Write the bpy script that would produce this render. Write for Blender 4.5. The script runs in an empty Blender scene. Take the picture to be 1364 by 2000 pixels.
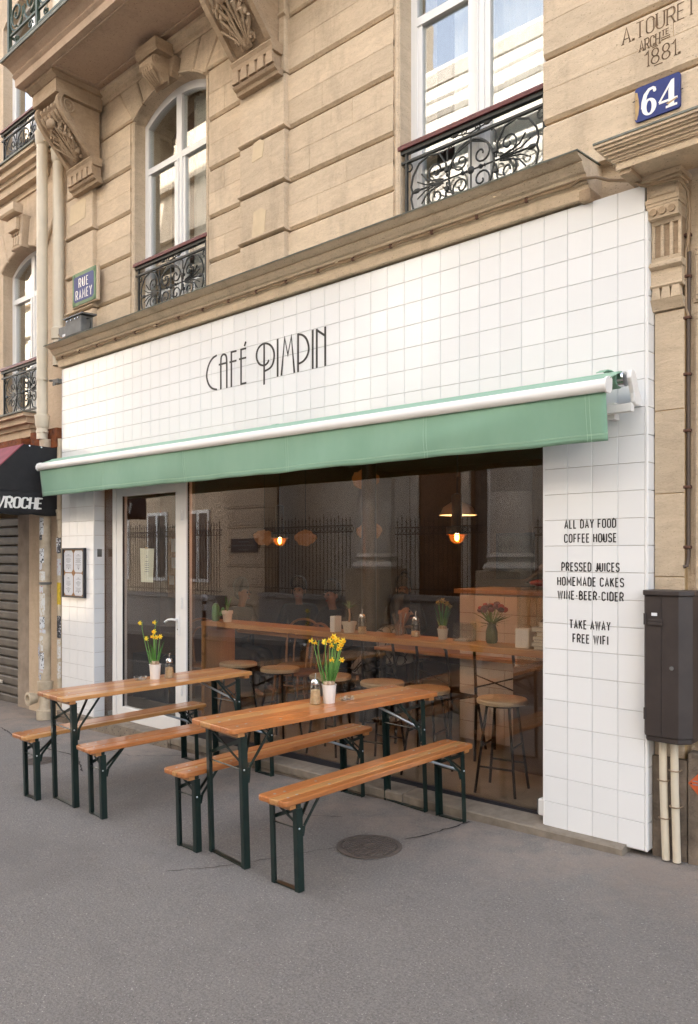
import bpy, bmesh, math, random
from math import sin, cos, pi, radians, sqrt, atan2, hypot
from mathutils import Vector, Matrix, Euler
random.seed(7)
SC = bpy.context.scene
COL = SC.collection

# ---------------------------------------------------------------- camera
cam = bpy.data.cameras.new('camera')
cam_o = bpy.data.objects.new('camera', cam); COL.objects.link(cam_o)
cam.sensor_fit = 'HORIZONTAL'; cam.sensor_width = 36.0
cam.lens = 36.0 * 1550.08 / 1364.0
cam.shift_y = 84.2 / 1364.0
cam.clip_start = 0.05; cam.clip_end = 400
cam_o.location = (1.6998, -4.2377, 1.6376)
cam_o.rotation_euler = (pi / 2, 0, 0.7383)
SC.camera = cam_o

# ---------------------------------------------------------------- sky, sun, exposure
SUN_EL, SUN_AZ = radians(38), radians(14)       # the sun stands behind the cafe's own building
w = bpy.data.worlds.new('World'); SC.world = w; w.use_nodes = True
nt = w.node_tree; nt.nodes.clear()
out = nt.nodes.new('ShaderNodeOutputWorld'); bg = nt.nodes.new('ShaderNodeBackground')
sky = nt.nodes.new('ShaderNodeTexSky'); sky.sky_type = 'NISHITA'; sky.sun_disc = False
sky.sun_elevation = SUN_EL; sky.sun_rotation = SUN_AZ
sky.air_density = 1.0; sky.dust_density = 3.0; sky.ozone_density = 0.6
bg.inputs['Strength'].default_value = 0.15
hs = nt.nodes.new('ShaderNodeHueSaturation'); hs.inputs['Saturation'].default_value = 0.5   # a milky, hazy sky
nt.links.new(sky.outputs[0], hs.inputs['Color']); nt.links.new(hs.outputs[0], bg.inputs['Color']); nt.links.new(bg.outputs[0], out.inputs['Surface'])
sun = bpy.data.lights.new('sun', 'SUN'); sun.energy = 3.6; sun.angle = radians(0.5); sun.color = (1.0, 0.975, 0.94)
sun_o = bpy.data.objects.new('sun', sun); COL.objects.link(sun_o)
sun_o.rotation_euler = Euler((-(pi / 2 - SUN_EL), 0, -SUN_AZ), 'XYZ'); sun_o.location = (0, 10, 40)
vs = SC.view_settings
vs.view_transform = 'Standard'; vs.look = 'None'; vs.gamma = 1.0; vs.use_curve_mapping = False
vs.exposure = 2.84
SC.cycles.max_bounces = 10; SC.cycles.diffuse_bounces = 5; SC.cycles.glossy_bounces = 4
SC.cycles.transmission_bounces = 6; SC.cycles.transparent_max_bounces = 16
SC.cycles.sample_clamp_indirect = 6.0; SC.cycles.use_denoising = True; SC.cycles.denoising_prefilter = 'NONE'
SC.cycles.caustics_reflective = False; SC.cycles.caustics_refractive = False

# ---------------------------------------------------------------- materials
def srgb(r, g, b):
    f = lambda c: (c / 12.92 if c <= 0.04045 else ((c + 0.055) / 1.055) ** 2.4)
    return tuple(f(c / 255.0) for c in (r, g, b))

class NT:
    def __init__(s, name):
        s.m = bpy.data.materials.new(name); s.m.use_nodes = True
        s.t = s.m.node_tree; s.t.nodes.clear()
        s.out = s.n('ShaderNodeOutputMaterial')
    def n(s, typ, **k):
        nd = s.t.nodes.new(typ)
        for a, b in k.items(): setattr(nd, a, b)
        return nd
    def l(s, a, b): s.t.links.new(a, b)
    def coord(s, world=False, scale=(1, 1, 1), rnd=0.0):
        if world: src = s.n('ShaderNodeNewGeometry').outputs['Position']
        else: src = s.n('ShaderNodeTexCoord').outputs['Object']
        if rnd:
            oi = s.n('ShaderNodeObjectInfo'); mul = s.n('ShaderNodeMath', operation='MULTIPLY'); mul.inputs[1].default_value = rnd
            s.l(oi.outputs['Random'], mul.inputs[0])
            add = s.n('ShaderNodeVectorMath', operation='ADD'); s.l(src, add.inputs[0]); s.l(mul.outputs[0], add.inputs[1]); src = add.outputs[0]
        mp = s.n('ShaderNodeVectorMath', operation='MULTIPLY'); mp.inputs[1].default_value = scale
        s.l(src, mp.inputs[0]); return mp.outputs[0]
    def noise(s, vec, scale, detail=4, rough=0.55, dist=0.0):
        nd = s.n('ShaderNodeTexNoise'); nd.inputs['Scale'].default_value = scale
        nd.inputs['Detail'].default_value = detail; nd.inputs['Roughness'].default_value = rough
        nd.inputs['Distortion'].default_value = dist
        s.l(vec, nd.inputs['Vector']); return nd.outputs['Fac']
    def ramp(s, fac, a, b, lo=0.0, hi=1.0):
        nd = s.n('ShaderNodeMapRange'); nd.inputs['From Min'].default_value = a; nd.inputs['From Max'].default_value = b
        nd.inputs['To Min'].default_value = lo; nd.inputs['To Max'].default_value = hi
        s.l(fac, nd.inputs['Value']); return nd.outputs['Result']
    def mix(s, fac, a, b, mode='MIX'):
        nd = s.n('ShaderNodeMix', data_type='RGBA', blend_type=mode)
        for sock, val in ((nd.inputs[0], fac), (nd.inputs[6], a), (nd.inputs[7], b)):
            if isinstance(val, (int, float)): sock.default_value = val
            elif isinstance(val, tuple): sock.default_value = (val[0], val[1], val[2], 1)
            else: s.l(val, sock)
        return nd.outputs[2]
    def mth(s, op, a, b=0.0):
        nd = s.n('ShaderNodeMath', operation=op)
        for i, v in enumerate((a, b)):
            if isinstance(v, (int, float)): nd.inputs[i].default_value = v
            else: s.l(v, nd.inputs[i])
        return nd.outputs[0]
    def vary(s, col, amt):
        oi = s.n('ShaderNodeObjectInfo'); v = s.ramp(oi.outputs['Random'], 0, 1, 1 - amt, 1 + amt)
        hs = s.n('ShaderNodeHueSaturation'); s.l(v, hs.inputs['Value'])
        if isinstance(col, tuple): hs.inputs['Color'].default_value = (*col, 1)
        else: s.l(col, hs.inputs['Color'])
        return hs.outputs[0]
    def bump(s, h, strength=0.3, dist=0.01):
        nd = s.n('ShaderNodeBump'); nd.inputs['Strength'].default_value = strength; nd.inputs['Distance'].default_value = dist
        s.l(h, nd.inputs['Height']); return nd.outputs[0]
    def bsdf(s, col, rough=0.5, metal=0.0, normal=None, coat=0.0, spec=0.5, emit=None, es=0.0, trans=0.0, sheen=0.0):
        b = s.n('ShaderNodeBsdfPrincipled')
        for key, val in (('Base Color', col), ('Roughness', rough), ('Metallic', metal), ('Coat Weight', coat), ('Specular IOR Level', spec), ('Transmission Weight', trans), ('Sheen Weight', sheen)):
            sock = b.inputs[key]
            if isinstance(val, tuple): sock.default_value = (*val, 1)
            elif isinstance(val, (int, float)): sock.default_value = val
            else: s.l(val, sock)
        if normal is not None: s.l(normal, b.inputs['Normal'])
        if emit: b.inputs['Emission Color'].default_value = (*emit, 1); b.inputs['Emission Strength'].default_value = es
        s.l(b.outputs[0], s.out.inputs['Surface']); s.b = b
        return s.m

def simple(name, col, rough=0.5, metal=0.0, var=0.0, nz=0.0, nscale=8.0, bump=0.0, bscale=60.0, coat=0.0, col2=None, spec=0.5, world=False, rnd=5.0, bd=0.004):
    s = NT(name); v = s.coord(world, rnd=0 if world else rnd)
    c = col
    if nz or col2:
        f = s.noise(v, nscale, 5, 0.6)
        f = s.ramp(f, 0.3, 0.7)
        c = s.mix(f, tuple(x * (1 - nz) for x in col), col2 or tuple(min(1, x * (1 + nz)) for x in col))
    if var: c = s.vary(c, var)
    nrm = s.bump(s.noise(v, bscale, 4, 0.6), bump, bd) if bump else None
    return s.bsdf(c, rough, metal, nrm, coat, spec)

def stone_mat(name, base, dark, warm, var=0.09, grain=1.0):
    s = NT(name); v = s.coord(True)
    vs_ = s.coord(True, (1.0, 1.0, 3.2))
    big = s.ramp(s.noise(v, 0.9, 4, 0.6), 0.32, 0.68)
    bed = s.ramp(s.noise(vs_, 7.0, 7, 0.68, 0.6), 0.35, 0.7)
    fine = s.ramp(s.noise(vs_, 55.0, 5, 0.7), 0.35, 0.72)
    pits = s.ramp(s.noise(vs_, 70.0, 3, 0.6), 0.62, 0.70)
    c = s.mix(big, base, warm)
    c = s.mix(s.mth('MULTIPLY', bed, 0.50), c, dark)
    c = s.mix(s.mth('MULTIPLY', fine, 0.45), c, tuple(x * 1.22 for x in base))
    c = s.mix(s.mth('MULTIPLY', pits, 0.75), c, tuple(x * 0.45 for x in dark))
    soot = s.ramp(s.noise(s.coord(True, (1.6, 1.6, 0.5)), 1.6, 6, 0.7), 0.52, 0.78)
    c = s.mix(s.mth('MULTIPLY', soot, 0.6), c, tuple(x * 0.62 for x in dark))
    c = s.vary(c, var)
    h = s.mth('ADD', s.mth('MULTIPLY', fine, 0.5), s.mth('ADD', s.mth('MULTIPLY', bed, 0.5), s.mth('MULTIPLY', pits, -0.9)))
    return s.bsdf(c, 0.88, 0, s.bump(h, 0.55 * grain, 0.006), 0, 0.25)

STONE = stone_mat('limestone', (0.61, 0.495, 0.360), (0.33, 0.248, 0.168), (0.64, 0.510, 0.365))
STONE_LO = stone_mat('darker_limestone', (0.43, 0.325, 0.225), (0.20, 0.138, 0.088), (0.46, 0.340, 0.225), 0.03)  # darker limestone tone for brackets, keystones and flute grounds
STONE_N = stone_mat('pale_render', (0.56, 0.45, 0.335), (0.42, 0.32, 0.22), (0.58, 0.46, 0.33), 0.02, 0.5)
SOFFIT = stone_mat('pinkish_soffit', (0.48, 0.365, 0.275), (0.38, 0.28, 0.205), (0.50, 0.375, 0.28), 0.0, 0.4)
MORTAR = simple('yellow_mortar', (0.46, 0.315, 0.155), 0.9, nz=0.2, nscale=20, bump=0.3, world=True)
PATCH = simple('patch_plaster', (0.60, 0.48, 0.32), 0.9, nz=0.06, nscale=14, bump=0.15, world=True)
GROUT = simple('grout', (0.50, 0.455, 0.41), 0.9, nz=0.15, nscale=30)
s_ = NT('white_glazed_tile'); v_ = s_.coord(rnd=9.0)
TILE = s_.bsdf(s_.vary((0.79, 0.80, 0.805), 0.022), 0.10, 0, s_.bump(s_.noise(v_, 9.0, 2, 0.5), 0.06, 0.01), 0.0, 0.55)
TRIM = simple('white_trim', (0.80, 0.80, 0.79), 0.3)
LETTER = simple('black_lettering', (0.016, 0.015, 0.015), 0.5)
UPVC = simple('white_upvc', (0.78, 0.78, 0.77), 0.28, bump=0.02)
WPAINT = simple('white_powdercoat', (0.80, 0.79, 0.77), 0.3)
IRON = simple('black_wrought_iron', (0.030, 0.032, 0.030), 0.45, metal=0.4, nz=0.3, bump=0.15, bscale=150)
GIRON = simple('green_balcony_iron', (0.035, 0.060, 0.045), 0.45, metal=0.2, nz=0.2)
MAROON = simple('maroon_handrail', (0.125, 0.028, 0.030), 0.4, nz=0.25, nscale=30, bump=0.15)
LEAD = simple('oxidised_flashing', (0.165, 0.175, 0.145), 0.7, nz=0.35, nscale=12, bump=0.3, world=True)
CAST = simple('cream_downpipe', (0.62, 0.55, 0.43), 0.45, nz=0.07, nscale=5, bump=0.05, world=True)
CASTD = simple('grimy_downpipe', (0.47, 0.38, 0.27), 0.55, nz=0.25, nscale=7, bump=0.25, bscale=40, world=True, col2=(0.60, 0.51, 0.38))
DGREEN = simple('dark_green_enamel', (0.007, 0.019, 0.016), 0.33, coat=0.2, nz=0.2)
ZINC = simple('zinc_strut', (0.42, 0.46, 0.48), 0.35, metal=0.9)
CHROME = simple('chrome', (0.75, 0.76, 0.78), 0.15, metal=1.0)
BOXM = simple('brown_meter_box', (0.040, 0.030, 0.027), 0.5, nz=0.15, nscale=10, bump=0.12, bscale=90)
CABLE = simple('cable_sheath', (0.27, 0.19, 0.115), 0.6, nz=0.3, nscale=10)
CABLED = simple('dark_cable', (0.08, 0.055, 0.04), 0.6)
CLIP = simple('rusty_clip', (0.10, 0.045, 0.028), 0.8)
GREYBOX = simple('weathered_grey_box', (0.13, 0.13, 0.125), 0.6, nz=0.3, nscale=9, bump=0.1)
BLUE = simple('enamel_blue', (0.014, 0.030, 0.165), 0.4, nz=0.15, nscale=25, spec=0.3)
SGREEN = simple('sign_green_border', (0.095, 0.185, 0.085), 0.45, nz=0.25, nscale=20)
SWHITE = simple('enamel_white', (0.80, 0.79, 0.76), 0.3)
CARVE = simple('carved_shadow_stone', (0.13, 0.082, 0.045), 0.9, nz=0.3, nscale=30, world=True)
BLACKC = simple('black_canvas', (0.012, 0.012, 0.014), 0.75, nz=0.25, nscale=14, bump=0.2, bscale=200)
MAROONC = simple('maroon_canvas', (0.22, 0.045, 0.06), 0.75, nz=0.2, nscale=8, bump=0.2, bscale=200)
PAPER = simple('white_paper', (0.74, 0.75, 0.78), 0.7)
CREAMP = simple('cream_paper', (0.80, 0.78, 0.62), 0.7)
INK = simple('grey_ink', (0.22, 0.22, 0.25), 0.8)
CORKB = simple('cork_board', (0.34, 0.18, 0.085), 0.8, nz=0.2, nscale=60)
BLACKF = simple('black_frame', (0.015, 0.015, 0.02), 0.4)
def wood_mat(name, a, b, dark, rough=0.28, coat=0.35, var=0.12, ax=1, sc=1.0):
    s = NT(name)
    st = [26.0, 26.0, 26.0]; st[ax] = 1.4
    v = s.coord(False, tuple(x * sc for x in st), 7.0)
    st2 = [9.0, 9.0, 9.0]; st2[ax] = 0.55
    v2 = s.coord(False, tuple(x * sc for x in st2), 3.0)
    g = s.ramp(s.noise(v, 1.0, 6, 0.7, 0.5), 0.3, 0.7)
    f = s.noise(v2, 1.0, 3, 0.6, 1.3)
    rings = s.mth('SINE', s.mth('MULTIPLY', f, 46.0)); rings = s.ramp(rings, -1, 1)
    c = s.mix(f, a, b)
    c = s.mix(s.mth('MULTIPLY', rings, 0.32), c, dark)
    c = s.mix(s.mth('MULTIPLY', g, 0.35), c, dark)
    kn = s.ramp(s.noise(s.coord(False, (11, 5, 11) if ax == 1 else (5, 11, 11), 5.0), 1.0, 1, 0.3), 0.74, 0.80)
    c = s.mix(s.mth('MULTIPLY', kn, 0.6), c, tuple(x * 0.35 for x in dark))
    c = s.vary(c, var)
    return s.bsdf(c, rough, 0, s.bump(g, 0.12, 0.003), coat, 0.5)
WOOD_R = wood_mat('red_varnished_pine', (0.46, 0.165, 0.048), (0.54, 0.225, 0.073), (0.27, 0.072, 0.018))
WOOD_L = wood_mat('pale_varnished_pine', (0.56, 0.275, 0.095), (0.61, 0.33, 0.125), (0.38, 0.15, 0.042))
WOOD_B = wood_mat('batten_pine', (0.52, 0.24, 0.09), (0.58, 0.30, 0.12), (0.36, 0.14, 0.04), ax=0)
OAK = wood_mat('oak_counter', (0.50, 0.27, 0.10), (0.56, 0.31, 0.125), (0.32, 0.135, 0.04), 0.4, 0.1, 0.03, 0)
PLY = wood_mat('ply_panel', (0.44, 0.26, 0.11), (0.48, 0.29, 0.13), (0.36, 0.19, 0.075), 0.45, 0.1, 0.03, 2)
BENT = simple('bentwood', (0.30, 0.15, 0.055), 0.35, nz=0.2, nscale=6, coat=0.3)
SEATW = simple('pale_stool_seat', (0.60, 0.50, 0.36), 0.45, nz=0.12, nscale=10)
DMETAL = simple('dark_tube_metal', (0.025, 0.024, 0.024), 0.4, metal=0.5)
s_ = NT('green_awning_cloth'); v_ = s_.coord(True); vc = s_.coord(True, (1, 1, 0.45))
c_ = s_.mix(s_.ramp(s_.noise(vc, 3.0, 4, 0.6), 0.3, 0.7), (0.195, 0.355, 0.250), (0.235, 0.405, 0.295))
AWN = s_.bsdf(c_, 0.72, 0, s_.bump(s_.noise(v_, 420.0, 2, 0.5), 0.25, 0.002), 0, 0.3, sheen=0.15)
STITCH = simple('pale_stitching', (0.40, 0.60, 0.45), 0.8)
# pavement
s_ = NT('pavement_asphalt'); v_ = s_.coord(True)
big = s_.ramp(s_.noise(v_, 0.55, 5, 0.6), 0.35, 0.65)
mid = s_.ramp(s_.noise(v_, 3.5, 6, 0.65), 0.35, 0.68)
fin = s_.noise(v_, 95.0, 3, 0.75); spk = s_.ramp(s_.noise(v_, 120.0, 2, 0.5), 0.66, 0.72); dk = s_.ramp(s_.noise(v_, 100.0, 2, 0.5), 0.36, 0.28)
c_ = s_.mix(big, (0.150, 0.139, 0.129), (0.172, 0.160, 0.148))
c_ = s_.mix(s_.mth('MULTIPLY', mid, 0.35), c_, (0.098, 0.090, 0.085))
c_ = s_.mix(s_.mth('MULTIPLY', s_.ramp(fin, 0.42, 0.60), 0.8), c_, (0.232, 0.213, 0.194))
c_ = s_.mix(s_.mth('MULTIPLY', spk, 0.7), c_, (0.50, 0.47, 0.43))
c_ = s_.mix(s_.mth('MULTIPLY', dk, 0.5), c_, (0.05, 0.043, 0.04))
# older, worn strip along the shop front: warm dust and dark stains
sx = s_.n('ShaderNodeSeparateXYZ'); s_.l(v_, sx.inputs[0])
strip = s_.mth('MULTIPLY', s_.ramp(s_.mth('ADD', sx.outputs['Y'], s_.mth('MULTIPLY', s_.noise(v_, 1.6, 4, 0.6), 0.9)), -0.45, 0.15), s_.ramp(s_.noise(v_, 2.4, 6, 0.7), 0.36, 0.6))
c_ = s_.mix(s_.mth('MULTIPLY', strip, 0.8), c_, (0.30, 0.245, 0.205))
stain = s_.ramp(s_.noise(s_.coord(True, (1, 1, 1)), 1.15, 6, 0.62), 0.54, 0.66)
c_ = s_.mix(s_.mth('MULTIPLY', stain, 0.28), c_, (0.080, 0.072, 0.068))
h_ = s_.mth('ADD', s_.mth('MULTIPLY', fin, 0.9), s_.mth('MULTIPLY', s_.noise(v_, 60.0, 3, 0.6), 0.6))
ASPH = s_.bsdf(c_, 0.85, 0, s_.bump(h_, 0.9, 0.008), 0, 0.35)
OLDASPH = simple('old_patch_asphalt', (0.095, 0.083, 0.078), 0.85, nz=0.35, nscale=9, bump=0.6, bscale=90, world=True, bd=0.008)
CRACK = simple('crack_dirt', (0.030, 0.025, 0.022), 0.95)
ROAD = simple('road_asphalt', (0.055, 0.053, 0.052), 0.85, nz=0.2, nscale=4, bump=0.4, bscale=120, world=True)
GRANITE = simple('granite', (0.25, 0.235, 0.22), 0.75, nz=0.25, nscale=45, bump=0.3, world=True)
SILLM = simple('worn_sill_stone', (0.36, 0.305, 0.24), 0.85, nz=0.3, nscale=13, bump=0.6, bscale=40, world=True, col2=(0.17, 0.138, 0.105))
SILLD = simple('dark_sill_face', (0.15, 0.118, 0.09), 0.9, nz=0.4, nscale=10, bump=0.5, bscale=40, world=True)  # darker tone for the strip below the sill lip
CEMENT = simple('rough_cement', (0.19, 0.15, 0.115), 0.95, nz=0.45, nscale=6, bump=0.9, bscale=45, world=True, bd=0.015)
MANH = simple('manhole_iron', (0.115, 0.095, 0.082), 0.7, metal=0.2, nz=0.3, nscale=12, bump=0.3)
SHUT = simple('grimy_shutter', (0.105, 0.090, 0.075), 0.6, nz=0.3, nscale=6, bump=0.2, bscale=30, world=True)
RIBST = simple('ribbed_render', (0.30, 0.245, 0.195), 0.95, nz=0.25, nscale=5, bump=0.6, bscale=60, world=True)
s_ = NT('rusty_steel'); v_ = s_.coord(True)
f_ = s_.ramp(s_.noise(v_, 9.0, 7, 0.7), 0.35, 0.65); g_ = s_.ramp(s_.noise(v_, 30.0, 4, 0.7), 0.5, 0.7)
c_ = s_.mix(f_, (0.085, 0.028, 0.016), (0.30, 0.095, 0.030)); c_ = s_.mix(s_.mth('MULTIPLY', g_, 0.6), c_, (0.16, 0.11, 0.09))
RUST = s_.bsdf(c_, 0.9, 0.1, s_.bump(f_, 0.4, 0.006), 0, 0.3)
# glass: clear pane, transparent plus mirror by Fresnel, a trace of old-glass waviness
def glass_mat(name, tint, wav=0.0, wscale=1.0, ior=1.5, gain=1.0):
    s = NT(name)
    tr = s.n('ShaderNodeBsdfTransparent'); tr.inputs['Color'].default_value = (*tint, 1)
    gl = s.n('ShaderNodeBsdfGlossy'); gl.inputs['Roughness'].default_value = 0.0; gl.inputs['Color'].default_value = (1, 1, 1, 1)
    lw = s.n('ShaderNodeLayerWeight'); lw.inputs['Blend'].default_value = 0.5     # Schlick's Fresnel, alike from both sides
    f0 = ((ior - 1) / (ior + 1)) ** 2
    fr = s.mth('ADD', s.mth('MULTIPLY', s.mth('POWER', lw.outputs['Facing'], 5.0), 1 - f0), f0)
    if wav:
        b = s.bump(s.noise(s.coord(True, (0.6, 0.6, 1.6)), wscale, 2, 0.4), wav, 0.02); s.l(b, gl.inputs['Normal'])
    mx = s.n('ShaderNodeMixShader'); s.l(s.mth('MINIMUM', s.mth('MULTIPLY', fr, gain), 1.0), mx.inputs[0])
    s.l(tr.outputs[0], mx.inputs[1]); s.l(gl.outputs[0], mx.inputs[2]); s.l(mx.outputs[0], s.out.inputs['Surface'])
    return s.m
GLASS = glass_mat('shopfront_glass', (0.90, 0.91, 0.90), 0.0, 1.0, 1.5, 1.4)
SHOPGL = glass_mat('warm_tinted_shopfront_glass', (0.875, 0.835, 0.785), 0.0, 1.0, 1.5, 1.75)  # brown tint put in so the room behind looks dimmer and warmer
WGLASS = glass_mat('wavy_window_glass', (0.92, 0.94, 0.93), 0.03, 1.4, 1.7, 2.3)
TGLASS = glass_mat('table_glass', (0.90, 0.92, 0.92), 0.25, 40.0, 1.5, 1.3)
CREAMGL = glass_mat('greenish_case_glass', (0.93, 0.94, 0.90), 0.0)
SUGAR = simple('brown_sugar', (0.50, 0.33, 0.17), 0.9, nz=0.2, nscale=60, bump=0.4, bscale=300)
POTW = simple('white_pot', (0.80, 0.78, 0.74), 0.4)
POTG = simple('pale_grey_pot', (0.55, 0.53, 0.48), 0.5, nz=0.08)
SOIL = simple('potting_soil', (0.045, 0.028, 0.018), 0.95, bump=0.8, bscale=90)
BULB = simple('papery_bulb', (0.42, 0.22, 0.11), 0.6, nz=0.4, nscale=30, col2=(0.62, 0.48, 0.34))
s_ = NT('daffodil_leaf'); v_ = s_.coord(); sz = s_.n('ShaderNodeSeparateXYZ'); s_.l(v_, sz.inputs[0])
c_ = s_.mix(s_.ramp(sz.outputs['Z'], 0.0, 0.16), (0.38, 0.46, 0.07), (0.065, 0.19, 0.035)); c_ = s_.vary(c_, 0.15)
LEAF = s_.bsdf(c_, 0.45, 0, None, 0, 0.4)
STEM = simple('flower_stem', (0.13, 0.28, 0.06), 0.5)
PETAL = simple('daffodil_petal', (0.88, 0.66, 0.045), 0.5, nz=0.1)
TRUMP = simple('daffodil_trumpet', (0.88, 0.50, 0.015), 0.5)
CACT = simple('green_ceramic_cactus', (0.12, 0.33, 0.10), 0.35, coat=0.4, bump=1.0, bscale=45, bd=0.02)
DARKLEAF = simple('dark_narrow_leaf', (0.075, 0.14, 0.03), 0.5, var=0.2)
WALLIN = simple('brown_cafe_wall', (0.13, 0.078, 0.045), 0.8, nz=0.15, nscale=3, bump=0.1)
WALLTAN = simple('tan_cafe_wall', (0.21, 0.125, 0.070), 0.8, nz=0.12, nscale=3)
CEILIN = simple('cafe_ceiling', (0.20, 0.135, 0.085), 0.85, nz=0.1)
FLOORIN = simple('cafe_floor_concrete', (0.32, 0.30, 0.26), 0.45, nz=0.15, nscale=4)
CURT = simple('sheer_curtain', (0.60, 0.58, 0.54), 0.9, nz=0.05)
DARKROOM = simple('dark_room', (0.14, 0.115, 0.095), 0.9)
CUSH = simple('dark_upholstery', (0.035, 0.033, 0.035), 0.8)
BOOKC = [simple('book_cover_' + n, c, 0.5) for n, c in (('white', (0.72, 0.71, 0.66)), ('cream', (0.62, 0.55, 0.40)), ('grey', (0.42, 0.44, 0.45)), ('red', (0.40, 0.06, 0.06)))]
PAGES = simple('book_pages', (0.74, 0.72, 0.65), 0.9, bump=0.3, bscale=200)
SKIN = simple('skin', (0.42, 0.24, 0.16), 0.5)
HAIRM = simple('dark_hair', (0.014, 0.010, 0.008), 0.5, bump=0.5, bscale=60)
CLOTHB = simple('black_clothing', (0.014, 0.014, 0.016), 0.9)
CLOTHG = simple('dark_grey_clothing', (0.05, 0.05, 0.055), 0.9)
s_ = NT('checked_shirt'); v_ = s_.coord()
br = s_.n('ShaderNodeTexBrick'); br.offset = 0.0; br.inputs['Scale'].default_value = 9.0; br.inputs['Mortar Size'].default_value = 0.03
br.inputs['Brick Width'].default_value = 0.6; br.inputs['Row Height'].default_value = 0.6
br.inputs['Color1'].default_value = (0.36, 0.36, 0.35, 1); br.inputs['Color2'].default_value = (0.32, 0.32, 0.32, 1); br.inputs['Mortar'].default_value = (0.02, 0.02, 0.025, 1)
s_.l(v_, br.inputs['Vector']); CHECK = s_.bsdf(br.outputs[0], 0.9)
BULBM = NT('lit_filament_bulb'); BULBM = BULBM.bsdf((1.0, 0.6, 0.25), 0.3, 0, None, 0, 0.5, (1.0, 0.58, 0.22), 8.0)
s_ = NT('amber_dome_glass'); tr_ = s_.n('ShaderNodeBsdfTransparent'); tr_.inputs['Color'].default_value = (1.0, 0.50, 0.16, 1)
em_ = s_.n('ShaderNodeEmission'); em_.inputs['Color'].default_value = (1.0, 0.30, 0.04, 1); em_.inputs['Strength'].default_value = 0.07     # the dome glows with its filament
ad_ = s_.n('ShaderNodeAddShader'); s_.l(tr_.outputs[0], ad_.inputs[0]); s_.l(em_.outputs[0], ad_.inputs[1]); s_.l(ad_.outputs[0], s_.out.inputs['Surface']); AMBER = s_.m
WARMSH = NT('warm_crumpled_shade'); WARMSH = WARMSH.bsdf((0.55, 0.30, 0.12), 0.8, 0, WARMSH.bump(WARMSH.noise(WARMSH.coord(), 14.0, 5, 0.7), 1.0, 0.05), 0, 0.3, (1.0, 0.34, 0.06), 0.010)
OPPST = stone_mat('opposite_limestone', (0.62, 0.575, 0.51), (0.50, 0.455, 0.39), (0.64, 0.59, 0.52), 0.03, 0.5)
OPPLO = stone_mat('opposite_grey_base', (0.48, 0.395, 0.30), (0.31, 0.25, 0.18), (0.51, 0.415, 0.31), 0.03, 0.5)
SHADOWGAP = simple('dark_joint', (0.055, 0.04, 0.028), 0.95)
STICKER = []
for i, (c1, c2, thr) in enumerate((((0.62, 0.64, 0.66), (0.03, 0.03, 0.035), 0.56), ((0.55, 0.57, 0.60), (0.45, 0.02, 0.05), 0.60), ((0.04, 0.04, 0.045), (0.6, 0.6, 0.62), 0.55), ((0.66, 0.45, 0.03), (0.5, 0.36, 0.03), 0.5), ((0.62, 0.62, 0.60), (0.50, 0.42, 0.30), 0.52), ((0.45, 0.5, 0.6), (0.05, 0.10, 0.25), 0.55))):
    s = NT('sticker_%s' % 'abcdef'[i]); f = s.ramp(s.noise(s.coord(True, (1, 1, 0.8)), 32.0 + 4 * i, 4, 0.6, 1.2), thr, thr + 0.03)
    STICKER.append(s.bsdf(s.mix(f, c1, c2), 0.6))

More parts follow.
